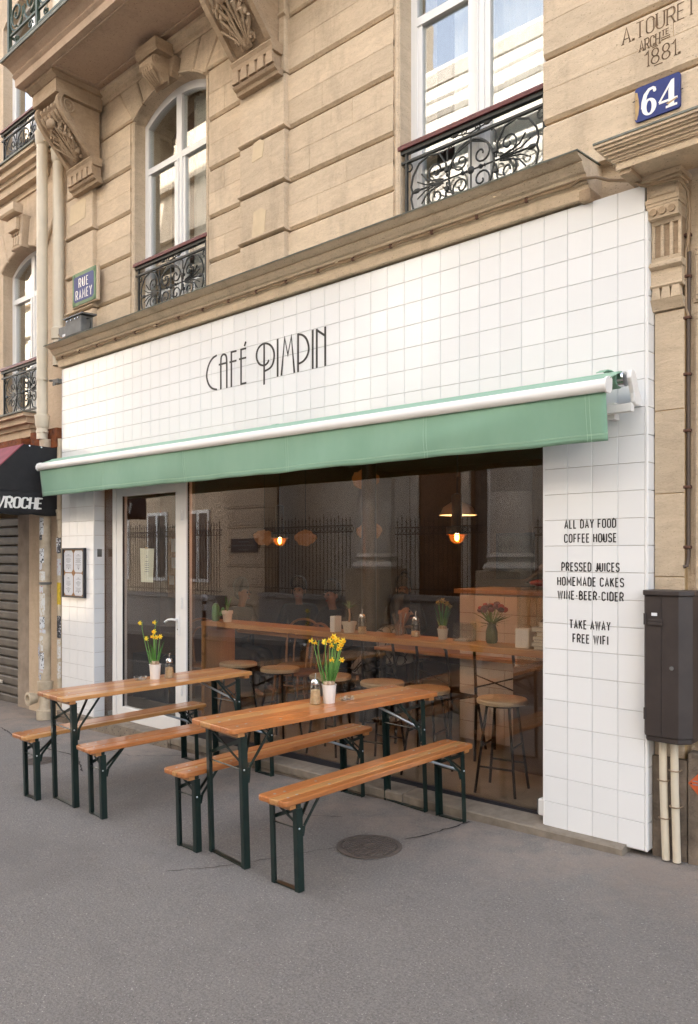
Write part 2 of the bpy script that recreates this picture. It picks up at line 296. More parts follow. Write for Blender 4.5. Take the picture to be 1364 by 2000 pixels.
# ---------------------------------------------------------------- mesh helpers
BASE = {}
def root_of(o):
    while o.parent: o = o.parent
    return o
class MB:
    def __init__(s): s.v = []; s.f = []
    def add(s, vs, fs):
        k = len(s.v); s.v += [tuple(p) for p in vs]; s.f += [tuple(i + k for i in q) for q in fs]; return s
    def box(s, x0, x1, y0, y1, z0, z1):
        return s.add([(x, y, z) for x in (x0, x1) for y in (y0, y1) for z in (z0, z1)],
                     [(0, 1, 3, 2), (4, 6, 7, 5), (0, 4, 5, 1), (2, 3, 7, 6), (0, 2, 6, 4), (1, 5, 7, 3)])
    def chbox(s, x0, x1, y0, y1, z0, z1, c, top=None, bot=None, side=None):
        # box whose front (y0, towards the street) edges are chamfered
        t = c if top is None else top; b = c if bot is None else bot; e = c if side is None else side
        m = max(t, b, e)
        vs = [(x0 + e, y0, z0 + b), (x1 - e, y0, z0 + b), (x1 - e, y0, z1 - t), (x0 + e, y0, z1 - t),
              (x0, y0 + m, z0), (x1, y0 + m, z0), (x1, y0 + m, z1), (x0, y0 + m, z1), (x0, y1, z0), (x1, y1, z0), (x1, y1, z1), (x0, y1, z1)]
        fs = [(0, 1, 2, 3)]
        for i in range(4):
            j = (i + 1) % 4; fs += [(4 + i, 4 + j, j, i), (8 + i, 8 + j, 4 + j, 4 + i)]
        fs.append((11, 10, 9, 8)); return s.add(vs, fs)
    def prism(s, pts, axis, a, b):
        # pts: 2D outline in the plane across 'axis' ('x': (y,z), 'y': (x,z), 'z': (x,y))
        n = len(pts)
        mk = {'x': lambda p, t: (t, p[0], p[1]), 'y': lambda p, t: (p[0], t, p[1]), 'z': lambda p, t: (p[0], p[1], t)}[axis]
        vs = [mk(p, a) for p in pts] + [mk(p, b) for p in pts]
        fs = [tuple(range(n)), tuple(range(2 * n - 1, n - 1, -1))]
        for i in range(n):
            j = (i + 1) % n; fs.append((i, n + i, n + j, j))
        return s.add(vs, fs)
    def polystone(s, pts, y0, y1, c):
        # flat-faced stone with an outline in x,z and a chamfered front edge
        n = len(pts); cx = sum(p[0] for p in pts) / n; cz = sum(p[1] for p in pts) / n
        ins = []
        for i in range(n):
            p = Vector(pts[i]); a = (p - Vector(pts[i - 1])).normalized(); b = (Vector(pts[(i + 1) % n]) - p).normalized()
            n1 = Vector((-a.y, a.x)); n2 = Vector((-b.y, b.x)); q = (n1 + n2)
            q = q / max(0.25, q.length_squared / 2)
            if (Vector((cx, cz)) - p).dot(q) < 0: q = -q
            ins.append(p + q * c)
        vs = [(p[0], y0, p[1]) for p in ins] + [(p[0], y0 + c, p[1]) for p in pts] + [(p[0], y1, p[1]) for p in pts]
        fs = [tuple(range(n))]
        for i in range(n):
            j = (i + 1) % n; fs += [(n + i, n + j, j, i), (2 * n + i, 2 * n + j, n + j, n + i)]
        return s.add(vs, fs)
    def tube(s, pts, r, n=6, caps=True, closed=False):
        pts = [Vector(p) for p in pts]; N = len(pts)
        rs = r if isinstance(r, (list, tuple)) else [r] * N
        up = None; rings = []
        for i in range(N):
            if closed: t = pts[(i + 1) % N] - pts[i - 1]
            else: t = pts[min(i + 1, N - 1)] - pts[max(i - 1, 0)]
            if t.length < 1e-9: t = Vector((0, 0, 1))
            t.normalize()
            if up is None: up = Vector((0, 0, 1)) if abs(t.z) < 0.9 else Vector((1, 0, 0))
            a = t.cross(up)
            if a.length < 1e-6: a = t.cross(Vector((0, 1, 0)))
            a.normalize(); b = a.cross(t).normalized(); up = b
            rings.append([pts[i] + (a * cos(2 * pi * k / n) + b * sin(2 * pi * k / n)) * rs[i] for k in range(n)])
        vs = [p for ring in rings for p in ring]; fs = []
        for i in range(N if closed else N - 1):
            j = (i + 1) % N
            for k in range(n):
                q = (k + 1) % n; fs.append((i * n + k, i * n + q, j * n + q, j * n + k))
        if caps and not closed: fs += [tuple(range(n - 1, -1, -1)), tuple((N - 1) * n + k for k in range(n))]
        return s.add(vs, fs)
    def lathe(s, prof, c=(0, 0, 0), n=16, axis='z'):
        # prof: (radius, height) pairs
        vs = []; fs = []
        for r, h in prof:
            for k in range(n):
                a = 2 * pi * k / n; p = (r * cos(a), r * sin(a), h)
                if axis == 'y': p = (p[0], p[2], p[1])
                elif axis == 'x': p = (p[2], p[0], p[1])
                vs.append((c[0] + p[0], c[1] + p[1], c[2] + p[2]))
        for i in range(len(prof) - 1):
            for k in range(n):
                q = (k + 1) % n; fs.append((i * n + k, i * n + q, (i + 1) * n + q, (i + 1) * n + k))
        if prof[0][0] > 1e-6: fs.append(tuple(range(n - 1, -1, -1)))
        if prof[-1][0] > 1e-6: fs.append(tuple((len(prof) - 1) * n + k for k in range(n)))
        return s.add(vs, fs)
    def sphere(s, c, r, n=10, m=6, sc=(1, 1, 1)):
        prof = [(max(1e-4, sin(pi * i / m)), -cos(pi * i / m)) for i in range(m + 1)]
        k = len(s.v); s.lathe(prof, (0, 0, 0), n)
        for i in range(k, len(s.v)):
            p = s.v[i]; s.v[i] = (c[0] + p[0] * r * sc[0], c[1] + p[1] * r * sc[1], c[2] + p[2] * r * sc[2])
        return s
    def bar(s, p0, p1, w, h, up=(0, 0, 1)):
        # rectangular bar from p0 to p1, w across, h along 'up'
        p0 = Vector(p0); p1 = Vector(p1); t = (p1 - p0).normalized(); u = Vector(up); a = t.cross(u)
        if a.length < 1e-5: u = Vector((0, 1, 0)); a = t.cross(u)
        a.normalize(); b = a.cross(t).normalized(); vs = []
        for p in (p0, p1):
            for sa, sb in ((-1, -1), (1, -1), (1, 1), (-1, 1)): vs.append(p + a * (sa * w / 2) + b * (sb * h / 2))
        return s.add(vs, [(3, 2, 1, 0), (4, 5, 6, 7), (0, 1, 5, 4), (1, 2, 6, 5), (2, 3, 7, 6), (3, 0, 4, 7)])
    def strip(s, path, w, y, x0=0, th=0.002):
        return s
    def build(s, name, mat, parent=None, smooth=False, bevel=0.0, seg=2, local=False, center=False):
        me = bpy.data.meshes.new(name)
        off = Vector((0, 0, 0))
        if parent is not None and not local: off = BASE.get(root_of(parent).name, off)
        vs = s.v
        loc = Vector((0, 0, 0))
        if center and vs:
            lo = [min(p[i] for p in vs) for i in range(3)]; hi = [max(p[i] for p in vs) for i in range(3)]
            c = Vector([(lo[i] + hi[i]) / 2 for i in range(3)]); loc = c - off; off = c
        if parent is None and not center: off = Vector((0, 0, 0))
        me.from_pydata([(p[0] - off[0], p[1] - off[1], p[2] - off[2]) for p in vs], [], s.f)
        bm = bmesh.new(); bm.from_mesh(me); bmesh.ops.recalc_face_normals(bm, faces=bm.faces); bm.to_mesh(me); bm.free()
        me.materials.append(mat)
        if smooth:
            me.polygons.foreach_set('use_smooth', [True] * len(me.polygons))
            try: me.set_sharp_from_angle(angle=radians(38))
            except Exception: pass
        o = bpy.data.objects.new(name, me); COL.objects.link(o); o.location = loc
        if parent is not None: o.parent = parent
        if bevel:
            md = o.modifiers.new('bevel', 'BEVEL'); md.width = bevel; md.segments = seg; md.limit_method = 'ANGLE'; md.angle_limit = radians(40)
        return o
def tag(o, label=None, cat=None, group=None, kind=None):
    if label: o['label'] = label
    if cat: o['category'] = cat
    if group: o['group'] = group
    if kind: o['kind'] = kind
    return o
def thing(name, label, cat, loc=(0, 0, 0), group=None):
    o = bpy.data.objects.new(name, None); COL.objects.link(o); o.location = loc; o.empty_display_size = 0.1
    BASE[o.name] = Vector(loc); return tag(o, label, cat, group)
def struct(name, mb, mat, **k): return tag(mb.build(name, mat, None, **k), kind='structure')
def copy_tree(o, parent=None):
    c = o.copy(); COL.objects.link(c); c.parent = parent
    for ch in list(o.children): copy_tree(ch, c)
    return c
def inst(o, loc, parent, scale=None, rot=None):
    c = o.copy(); COL.objects.link(c); c.parent = parent; c.location = loc
    if scale: c.scale = scale
    if rot: c.rotation_euler = rot
    return c
def arc(cx, cy, rx, ry, a0, a1, n=10):
    return [(cx + rx * cos(radians(a0 + (a1 - a0) * i / n)), cy + ry * sin(radians(a0 + (a1 - a0) * i / n))) for i in range(n + 1)]
def gz(x, y): return 0.008 + 0.0245 * x + 0.015 * min(y, 0.0)        # pavement level
GN = Vector((-0.0245, -0.015, 1)).normalized()

# ---------------------------------------------------------------- stroke lettering
def glyphs(w=0.5, r=0.22):
    G = {}
    bowl = lambda y0, y1, ww: [(0, y1), (ww - r, y1)] + arc(ww - r, y1 - min(r, (y1 - y0) / 2), r, min(r, (y1 - y0) / 2), 90, 0, 5) + arc(ww - r, y0 + min(r, (y1 - y0) / 2), r, min(r, (y1 - y0) / 2), 0, -90, 5) + [(0, y0)]
    G['A'] = (w * 1.05, [[(0, 0), (w * .525, 1), (w * 1.05, 0)], [(w * .19, .29), (w * .86, .29)]])
    G['B'] = (w, [[(0, 0), (0, 1)], bowl(.53, 1, w * .94), bowl(0, .53, w)])
    G['C'] = (w, [arc(w / 2, 1 - r, w / 2, r, 0, 180, 8) + arc(w / 2, r, w / 2, r, 180, 360, 8)])
    G['D'] = (w, [[(0, 0), (0, 1)], bowl(0, 1, w)])
    G['E'] = (w * .82, [[(w * .82, 1), (0, 1), (0, 0), (w * .82, 0)], [(0, .52), (w * .7, .52)]])
    G['F'] = (w * .8, [[(w * .8, 1), (0, 1), (0, 0)], [(0, .5), (w * .68, .5)]])
    G['H'] = (w, [[(0, 0), (0, 1)], [(w, 0), (w, 1)], [(0, .52), (w, .52)]])
    G['I'] = (0.06, [[(.03, 0), (.03, 1)]])
    G['J'] = (w * .75 + .05, [[(w * .75, 1), (w * .75, r)] + arc(w * .375, r, w * .375, r, 0, -150, 8)])
    G['K'] = (w, [[(0, 0), (0, 1)], [(w * .95, 1), (0.02, .42)], [(w * .3, .62), (w, 0)]])
    G['L'] = (w * .78, [[(0, 1), (0, 0), (w * .78, 0)]])
    G['M'] = (w * 1.35, [[(0, 0), (0, 1), (w * .675, .3), (w * 1.35, 1), (w * 1.35, 0)]])
    G['N'] = (w, [[(0, 0), (0, 1), (w, 0), (w, 1)]])
    G['O'] = (w, [arc(w / 2, 1 - r, w / 2, r, 0, 180, 8) + arc(w / 2, r, w / 2, r, 180, 360, 8) + [(w, 1 - r)]])
    G['P'] = (w, [[(0, 0), (0, 1)], bowl(.44, 1, w)])
    G['R'] = (w, [[(0, 0), (0, 1)], bowl(.48, 1, w), [(w * .5, .48), (w, 0)]])
    G['S'] = (w, [arc(w / 2, 1 - r, w / 2, r, 10, 180, 7) + arc(w / 2, .74, w / 2, .24, 190, 250, 3) + arc(w / 2, .26, w / 2, .24, 70, 10, 3) + arc(w / 2, r, w / 2, r, 0, -170, 7)])
    G['T'] = (w, [[(0, 1), (w, 1)], [(w / 2, 1), (w / 2, 0)]])
    G['U'] = (w, [[(0, 1), (0, r)] + arc(w / 2, r, w / 2, r, 180, 360, 8) + [(w, 1)]])
    G['V'] = (w * 1.05, [[(0, 1), (w * .525, 0), (w * 1.05, 1)]])
    G['W'] = (w * 1.5, [[(0, 1), (w * .36, 0), (w * .75, .92), (w * 1.14, 0), (w * 1.5, 1)]])
    G['Y'] = (w * 1.05, [[(0, 1), (w * .525, .45), (w * 1.05, 1)], [(w * .525, .45), (w * .525, 0)]])
    G['-'] = (w * .45, [[(0, .42), (w * .45, .42)]])
    G['1'] = (w * .3, [[(0.0, .82), (w * .3, 1), (w * .3, 0)]])
    G['8'] = (w * .95, [arc(w * .475, .75, w * .40, .25, -90, 270, 14), arc(w * .475, .25, w * .475, .25, 90, 450, 14)])
    G['5'] = (w * .95, [[(w * .9, 1), (w * .1, 1), (w * .05, .55)] + arc(w * .45, .32, w * .5, .32, 120, -150, 12)])
    G['.'] = (0.06, [[(0.03, 0.0), (0.03, 0.09)]])
    return G
def strokes(mb, polys, org, ux, uz, n, thick, depth, thin=None, serif=0.0, lift0=0.0):
    # polys in metres; ribbons of width 'thick' (vertical strokes) to 'thin' (horizontal) standing 'depth' proud along n
    ux = Vector(ux); uz = Vector(uz); n = Vector(n); org = Vector(org); k = 0
    allp = list(polys)
    if serif:
        for pl in polys:
            for a, b in ((0, 1), (-1, -2)):
                p, q = pl[a], pl[b]; d = Vector((q[0] - p[0], q[1] - p[1]))
                if d.length and abs(d.y) / d.length > 0.6:
                    allp.append([(p[0] - serif, p[1]), (p[0] + serif, p[1])])
    for pl in allp:
        pl = [Vector(p) for p in pl]; N = len(pl)
        if N < 2: continue
        L = []; R = []
        for i in range(N):
            a = (pl[i] - pl[i - 1]) if i else None; b = (pl[i + 1] - pl[i]) if i < N - 1 else None
            if a is not None and a.length: a = a.normalized()
            if b is not None and b.length: b = b.normalized()
            d = (a or b) if not (a and b) else (a + b)
            if d.length < 1e-6: d = b
            d = d.normalized(); nn = Vector((-d.y, d.x))
            ref = b or a; cosang = max(0.45, abs(nn.dot(Vector((-ref.y, ref.x)))))
            t = thick if thin is None else thin + (thick - thin) * abs(d.y) ** 1.3
            h = t / 2 / cosang
            L.append(pl[i] + nn * h); R.append(pl[i] - nn * h)
        e = depth + lift0 + 0.00012 * k; k += 1
        to3 = lambda p, dd: org + ux * p.x + uz * p.y + n * dd
        vs = [to3(p, e) for p in L] + [to3(p, e) for p in R] + [to3(p, lift0) for p in L] + [to3(p, lift0) for p in R]
        fs = []
        for i in range(N - 1):
            fs += [(i, i + 1, N + i + 1, N + i), (2 * N + i, 2 * N + i + 1, i + 1, i), (N + i, N + i + 1, 3 * N + i + 1, 3 * N + i)]
        fs += [(0, N, 3 * N, 2 * N), (N - 1, 2 * N - 1, 4 * N - 1, 3 * N - 1)]
        mb.add(vs, fs)
    return mb
def text_polys(txt, h, w=0.5, gap=0.2, space=0.42, width=None, G=None, slant=0.0):
    G = G or glyphs(w); res = []; x = 0.0
    for ch in txt:
        if ch == ' ': x += space; continue
        gw, pl = G[ch]; res.append([[(x + p[0] + slant * p[1], p[1]) for p in q] for q in pl]); x += gw + gap
    x -= gap
    sx = (width / x) if width else h
    return [[[(p[0] * sx, p[1] * h) for p in q] for q in g] for g in res], x * sx

# ================================================================ ground and street
def slab(x0, x1, y0, y1, dz, th):
    mb = MB(); ys = [y0] + ([0.0] if y0 < 0 < y1 else []) + [y1]; n = len(ys)
    vs = [(x, y, gz(x, y) + dz) for y in ys for x in (x0, x1)] + [(x, y, gz(x, y) + dz - th) for y in ys for x in (x0, x1)]
    fs = []
    for i in range(n - 1): fs += [(2 * i, 2 * i + 1, 2 * i + 3, 2 * i + 2), (2 * n + 2 * i, 2 * n + 2 * i + 2, 2 * n + 2 * i + 3, 2 * n + 2 * i + 1),
                                  (2 * i, 2 * i + 2, 2 * n + 2 * i + 2, 2 * n + 2 * i), (2 * i + 1, 2 * n + 2 * i + 1, 2 * n + 2 * i + 3, 2 * i + 3)]
    fs += [(0, 2 * n, 2 * n + 1, 1), (2 * n - 2, 2 * n - 1, 4 * n - 1, 4 * n - 2)]
    return mb.add(vs, fs)
struct('road', slab(-90, 60, -60, 40, -0.14, 0.3), ROAD)
PAV = struct('pavement', slab(-40, 25, -3.6, 0.6, 0.0, 0.12), ASPH)
struct('kerb', slab(-40, 25, -3.76, -3.604, 0.002, 0.13), GRANITE)
struct('far_pavement', slab(-40, 25, -12.4, -8.8, -0.02, 0.11), ASPH)
struct('far_kerb', slab(-40, 25, -8.796, -8.64, -0.016, 0.115), GRANITE)
# cracks and an older repair, real slivers on the asphalt
def crack(pts, wd):
    mb = MB(); P = []
    for a, b in zip(pts, pts[1:]):
        n = max(2, int(hypot(b[0] - a[0], b[1] - a[1]) / 0.035))
        for i in range(n): t = i / n; P.append((a[0] + (b[0] - a[0]) * t + random.gauss(0, .006), a[1] + (b[1] - a[1]) * t + random.gauss(0, .006)))
    P.append(pts[-1]); N = len(P); vs = []
    for i, p in enumerate(P):
        q = P[min(i + 1, N - 1)]; o = P[max(i - 1, 0)]; d = Vector((q[0] - o[0], q[1] - o[1]))
        d = d.normalized() if d.length else Vector((1, 0)); h = wd * random.uniform(.2, .8) * (0.4 if i in (0, N - 1) else 1)
        for sgn in (1, -1): x = p[0] - d.y * h * sgn; y = p[1] + d.x * h * sgn; vs.append((x, y, gz(x, y) + 0.003))
    return mb.add(vs, [(2 * i, 2 * i + 1, 2 * i + 3, 2 * i + 2) for i in range(N - 1)])
for pts, wd in (([(-1.06, -.09), (-1.12, -.42), (-1.19, -.58)], .013), ([(-1.42, -.93), (-1.58, -1.25), (-1.72, -1.52), (-1.9, -1.75)], .004),
                ([(-2.25, -.55), (-1.95, -.62), (-1.75, -.5)], .004), ([(-5.1, -.45), (-4.3, -.42), (-3.9, -.1)], .006),
                ([(-6.6, -.55), (-5.6, -.75), (-4.7, -.72), (-4.2, -.95)], .012), ([(-5.9, -.35), (-5.3, -.6), (-5.0, -1.05)], .007)):
    tag(crack(pts, wd).build('crack', CRACK, PAV), kind=None)
mb = MB(); P = []
for i in range(40):
    a = 2 * pi * i / 40; rr = 1 + random.uniform(-.05, .05); x = -2.75 + .62 * cos(a) * rr; y = -.62 + .34 * sin(a) * rr; P.append((x, y, gz(x, y) + .004))
def manhole(name, x, y, r, label):
    t = thing(name, label, 'manhole cover', (x, y, gz(x, y)))
    z = gz(x, y)
    ring = MB().lathe([(r * 1.14, .004), (r * 1.14, .007), (r * 1.0, .008), (r * 1.0, .003)], (x, y, z), 32).build('rim', MANH, t)
    MB().lathe([(r, .003), (r * .99, .006), (0.0001, .006)], (x, y, z), 32).build('cover', MANH, t)
    for i in range(-7, 8):
        q = i * r / 8; h = sqrt(max(0, r * r * .86 - q * q))
        if h > .02: MB().bar((x + q, y - h, z + .008), (x + q, y + h, z + .008), r * .065, .005).build('rib', MANH, t)
    MB().lathe([(r * .2, .006), (r * .2, .013), (r * .13, .014), (r * .13, .008)], (x, y, z), 12).build('hub', MANH, t)
    t.rotation_euler = (0, -.0, 0)
manhole('manhole_cover', -1.27, -.80, .165, 'round ribbed iron manhole cover in the pavement before the nearest bench')
manhole('drain_cover', -4.82, -1.0, .12, 'small round iron cover in the pavement behind the far table')

# ================================================================ opposite side of the street (seen in the glass)
OB = thing('opposite_building', 'tall cream stone building across the street, mirrored in the window glass', 'building', (-8, -12.2, 0))
MB().box(-16.4, 14, -20, -12.2, -1.2, 14.3).build('wall', OPPST, OB)
for z, d, h in ((4.6, .28, .30), (8.9, .12, .22), (9.75, .05, .10), (10.7, .04, .08), (11.2, .09, .22), (11.7, .03, .06), (12.45, .05, .10), (13.1, .10, .14), (13.55, .05, .08), (13.95, .16, .34)):
    MB().prism([(-12.205, z), (-12.205 - 0 + d * .3, z), (-12.205 + d, z + h * .7), (-12.205 + d, z + h), (-12.205, z + h)], 'x', -16.35, 13.95).build('string_course', OPPST, OB)
for i in range(9):
    x = -15 + i * 3.1
    f = MB().box(x - .6, x + .6, -12.22, -12.16, 5.4, 8.0).build('window', UPVC, OB)
    for sx_ in (-.3, .3): MB().box(x + sx_ - .22, x + sx_ + .22, -12.155, -12.145, 5.55, 7.85).build('pane', DARKROOM, f)
    if i > 1:
        f = MB().box(x - .62, x + .62, -12.22, -12.15, .9, 4.0).build('window', UPVC, OB)
        for sx_ in (-.3, .3): MB().box(x + sx_ - .24, x + sx_ + .24, -12.145, -12.135, 1.05, 3.85).build('pane', DARKROOM, f)
dr = MB().box(-11.2, -9.2, -12.2, -12.06, -.35, 4.0).build('door', simple('brown_door', (.16, .085, .04), .6, nz=.2), OB)
for x in (-11.0, -9.4): MB().box(x - .12, x + .12, -12.06, -11.98, -.35, 4.1).build('door_frame', OPPST, dr)
OB2 = thing('opposite_apartment_house', 'taller greyer house further left across the street, mirrored in the glass door', 'building', (-24, -12.4, 0))
MB().box(-44, -16.45, -20, -12.4, -2.0, 22).build('wall', OPPLO, OB2)
for z in (4.4, 8.2, 11.6, 13.1, 14.9, 18.4): MB().box(-43.9, -16.5, -12.395, -12.15, z, z + .26).build('string_course', OPPLO, OB2)
for i in range(7):
    x = -18.2 - i * 2.5
    for z0 in (.7, 5.2, 9.0):
        f = MB().box(x - .62, x + .62, -12.42, -12.33, z0, z0 + 2.5).build('window', UPVC, OB2)
        for q in (-.3, .3): MB().box(x + q - .23, x + q + .23, -12.325, -12.318, z0 + .12, z0 + 2.38).build('pane', DARKROOM, f)
# chbox fronts face -y by default; piers face +y, so build them turned round
def pier2(x0, x1, y, zt, label):
    cx = (x0 + x1) / 2; t = thing('gate_pier', label, 'pier', (cx, y, 0), 'stone piers of the fence across the street')
    g = gz(cx, y); z = g - .1; hw = (x1 - x0) / 2
    MB().box(cx - hw + .03, cx + hw - .03, y - .6, y - .02, g - .1, zt).build('core', SHADOWGAP, t)
    for k, h in enumerate([.78] + [.575] * 12):
        if z > zt: break
        e = .04 if k == 0 else 0
        o = MB().chbox(-hw - e, hw + e, -e, .5, z + .006, z + h - .006, .014).build('stone_block', OPPLO, t, local=True); o.rotation_euler = (0, 0, pi)
        if k:
            o = MB().chbox(-hw + .1, hw - .1, -.014, .04, z + .07, z + h - .07, .012).build('raised_panel', OPPLO, t, local=True); o.rotation_euler = (0, 0, pi)
        z += h
    return t
pr_ = pier2(-17.1, -15.4, -10.7, 7.5, 'rusticated stone pier with a dark plaque, mirrored in the window behind the cactus')
pq = MB().box(-16.85, -15.65, -10.68, -10.655, 1.72, 2.12).build('plaque', DMETAL, pr_)
for zz, a, b in ((2.03, -16.5, -16.0), (1.92, -16.75, -15.75), (1.80, -16.5, -16.05)): MB().box(a, b, -10.654, -10.652, zz - .02, zz + .02).build('plaque_line', GREYBOX, pq)
def fence(x0, x1, y, label, zt=2.45):
    g = gz((x0 + x1) / 2, y)
    t = thing('iron_fence', label, 'fence', ((x0 + x1) / 2, y, 0), 'spear topped iron fences across the street')
    MB().box(x0, x1, y - .2, y + .2, g - .1, g + .95).build('granite_plinth', GRANITE, t)
    MB().box(x0, x1, y - .25, y + .25, g + .951, g + 1.06).build('plinth_coping', GRANITE, t)
    for z in (zt - .20, zt - .36, g + 1.2): MB().box(x0, x1, y - .015, y + .015, z - .015, z + .015).build('rail', IRON, t)
    bar = MB().tube([(0, 0, g + 1.06 - zt), (0, 0, -.08)], .011, 5).lathe([(.011, -.08), (.026, -.06), (.012, -.03), (.0005, .05)], (0, 0, 0), 5).build('bar', IRON, t, local=True)
    ring = MB().tube([(.05 * cos(a * pi / 6), 0, .05 * sin(a * pi / 6)) for a in range(12)], .007, 4, closed=True).build('ring', IRON, t, local=True)
    n = int((x1 - x0) / .135); cx = (x0 + x1) / 2
    for i in range(n):
        x = x0 + .07 + i * .135 - cx
        big = (i % 4 == 1)
        if i == 0: bar.location = (x, 0, zt); ring.location = (x + .067, 0, zt - .28)
        else: inst(bar, (x, 0, zt + (.09 if big else 0)), t); inst(ring, (x + .067, 0, zt - .28), t)
    return t
fence(-15.3, -11.9, -10.6, 'spear topped iron fence between the plaque pier and the first column, mirrored in the glass', 2.6)
fence(-10.5, -8.0, -10.6, 'spear topped iron fence between the two columns, mirrored in the glass', 2.5)
fence(-6.7, 3.0, -10.6, 'long spear topped iron fence right of the columns, mirrored in the glass', 2.42)
fence(-24.0, -17.2, -10.6, 'spear topped iron fence left of the plaque pier, mirrored in the door', 2.6)
for x, lab in ((-11.2, 'left round stone column on a square plinth, mirrored in the cafe window'), (-7.35, 'right round stone column on a square plinth, mirrored in the cafe window')):
    g = gz(x, -10.7); t = thing('stone_column', lab, 'column', (x, -10.7, g), 'stone columns across the street')
    MB().box(x - .62, x + .62, -11.35, -10.1, g - .1, g + .5).build('base_block', OPPLO, t, bevel=.02)
    MB().box(x - .56, x + .56, -11.28, -10.16, g + .5, 1.3).build('plinth', OPPLO, t, bevel=.02)
    MB().lathe([(.60, 1.3), (.62, 1.36), (.58, 1.44), (.50, 1.48), (.50, 1.54), (.54, 1.60), (.47, 1.68)], (x, -10.72, 0), 28).build('base_moulding', OPPST, t, smooth=True)
    MB().lathe([(.455, 1.68), (.45, 3.0), (.445, 3.01), (.45, 3.03), (.43, 6.6)], (x, -10.72, 0), 28).build('shaft', OPPST, t, smooth=True)
    MB().box(x - .6, x + .6, -11.32, -10.12, 6.6, 7.0).build('capital', OPPST, t, bevel=.05)
t = thing('bollard', 'black street bollard with a white ball on top, mirrored beside the green cactus', 'bollard', (-8.66, -3.42, gz(-8.66, -3.42)))
g = gz(-8.66, -3.42)
MB().tube([(-8.66, -3.42, g), (-8.66, -3.42, g + 1.15)], .035, 10).build('post', BLACKF, t)
MB().lathe([(.036, 1.0), (.038, 1.01), (.038, 1.09), (.036, 1.10)], (-8.66, -3.42, g), 10).build('band', PAPER, t)
MB().sphere((-8.66, -3.42, g + 1.2), .06, 12, 8).build('ball', PAPER, t, smooth=True)

# ================================================================ the cafe's own building
BLD = thing('stone_building', 'ornate limestone apartment building with arched windows above the tiled cafe front', 'building', (-2.7, .1, 0))
WL = (-5.11, -3.97); WR = (-1.773, -.64)            # the two window openings
SPR, RISE = 5.89, .18                                # arch springing and rise
RAD = ((.57) ** 2 + RISE ** 2) / (2 * RISE)
core = MB()
for a, b in ((-6.36, WL[0]), (WL[1], WR[0]), (WR[1], 7.0)): core.box(a, b, .131, .55, 3.62, 6.45)
core.box(-6.36, 14.0, .131, 8.0, 6.451, 20.0)  # unseen upper storeys, made tall to keep the street in shadow
core.box(.02, 7.0, .131, 8.0, -.4, 3.619)
core.box(-6.36, .019, .131, .3, 2.96, 3.619)
core.build('wall', STONE, BLD)
for a, b in (WL, WR):                                # spandrel above each arch
    cx = (a + b) / 2; hw = (b - a) / 2; R = (hw ** 2 + RISE ** 2) / (2 * RISE); th = math.degrees(math.asin(hw / R))
    pts = [(cx + R * sin(radians(q)), SPR + RISE - R + R * cos(radians(q))) for q in [th - 2 * th * i / 14 for i in range(15)]]
    MB().prism([(a, 6.452), (b, 6.452)] + pts, 'y', .132, .549).build('arch_soffit', STONE, BLD)
CZ = [3.868, 4.212, 4.602, 5.026, 5.465, 5.92, 6.34]
def courses(x0, x1, Y, zs, joints, mat=STONE, dep=.045):
    for ci, (za, zb) in enumerate(zip(zs, zs[1:])):
        zm = za + (zb - za) * (.5 if ci else .0)
        halves = ((za, zm, 0), (zm, zb, 1)) if ci else ((za, zb, 1),)
        for hi, (ha, hb, up) in enumerate(halves):
            cuts = [x0] + sorted(x0 + (x1 - x0) * j for j in joints[(ci * 2 + hi) % len(joints)]) + [x1]
            for c0, c1 in zip(cuts, cuts[1:]):
                g0 = .0015 if c0 > x0 else 0; g1 = .0015 if c1 < x1 else 0
                tp = .020 if up else 0.0; bt = .020 if (not up) else 0.0
                if not ci: bt = 0
                MB().chbox(c0 + g0, c1 - g1, Y, Y + dep, ha + (.0015 if up and ci else .007), hb - (.007 if up else .0015), .0, top=tp, bot=bt, side=0).build('stone_block', mat, BLD)
        if ci: MB().box(x0, x1, Y + .0025, Y + .02, zm - .02, zm + .02).build('mortar_bed', MORTAR, BLD)
        if len([1 for j in joints if j]): MB().box(x0 + .02, x1 - .02, Y + .0028, Y + .018, za + .05, zb - .05).build('mortar_joint', MORTAR, BLD)
    MB().box(x0, x1, Y + dep, .1305, zs[0], zs[-1]).build('backing', SHADOWGAP if Y > .08 else STONE, BLD) if Y + dep < .128 else None
courses(-5.80, WL[0] - .055, .10, CZ[:6], [[]], dep=.03)
courses(WL[1] + .055, -3.44, .10, CZ[:6], [[], [], [.45]], dep=.03)
courses(-2.90, WR[0] - .055, .10, CZ[:6], [[], [.62], [.30], [.58], [.22], [.64], [.35], [], [.27], [.7]], dep=.03)
courses(WR[1] + .005, 3.2, .055, CZ, [[.42, .8], [.27, .6], [.5], [.2, .55, .85], [.35, .7], [.15, .5, .8]], dep=.04)
def jamb(x0, x1):
    MB().box(x0, x1, .110, .1308, CZ[0], SPR).build('jamb_moulding', STONE, BLD, bevel=.004)
    xm = (x0 + x1) / 2
    MB().tube([(xm, .111, CZ[0]), (xm, .111, SPR)], .011, 6).build('jamb_bead', STONE, BLD, smooth=True)
jamb(WL[0] - .054, WL[0]); jamb(WL[1], WL[1] + .054); jamb(WR[0] - .054, WR[0])
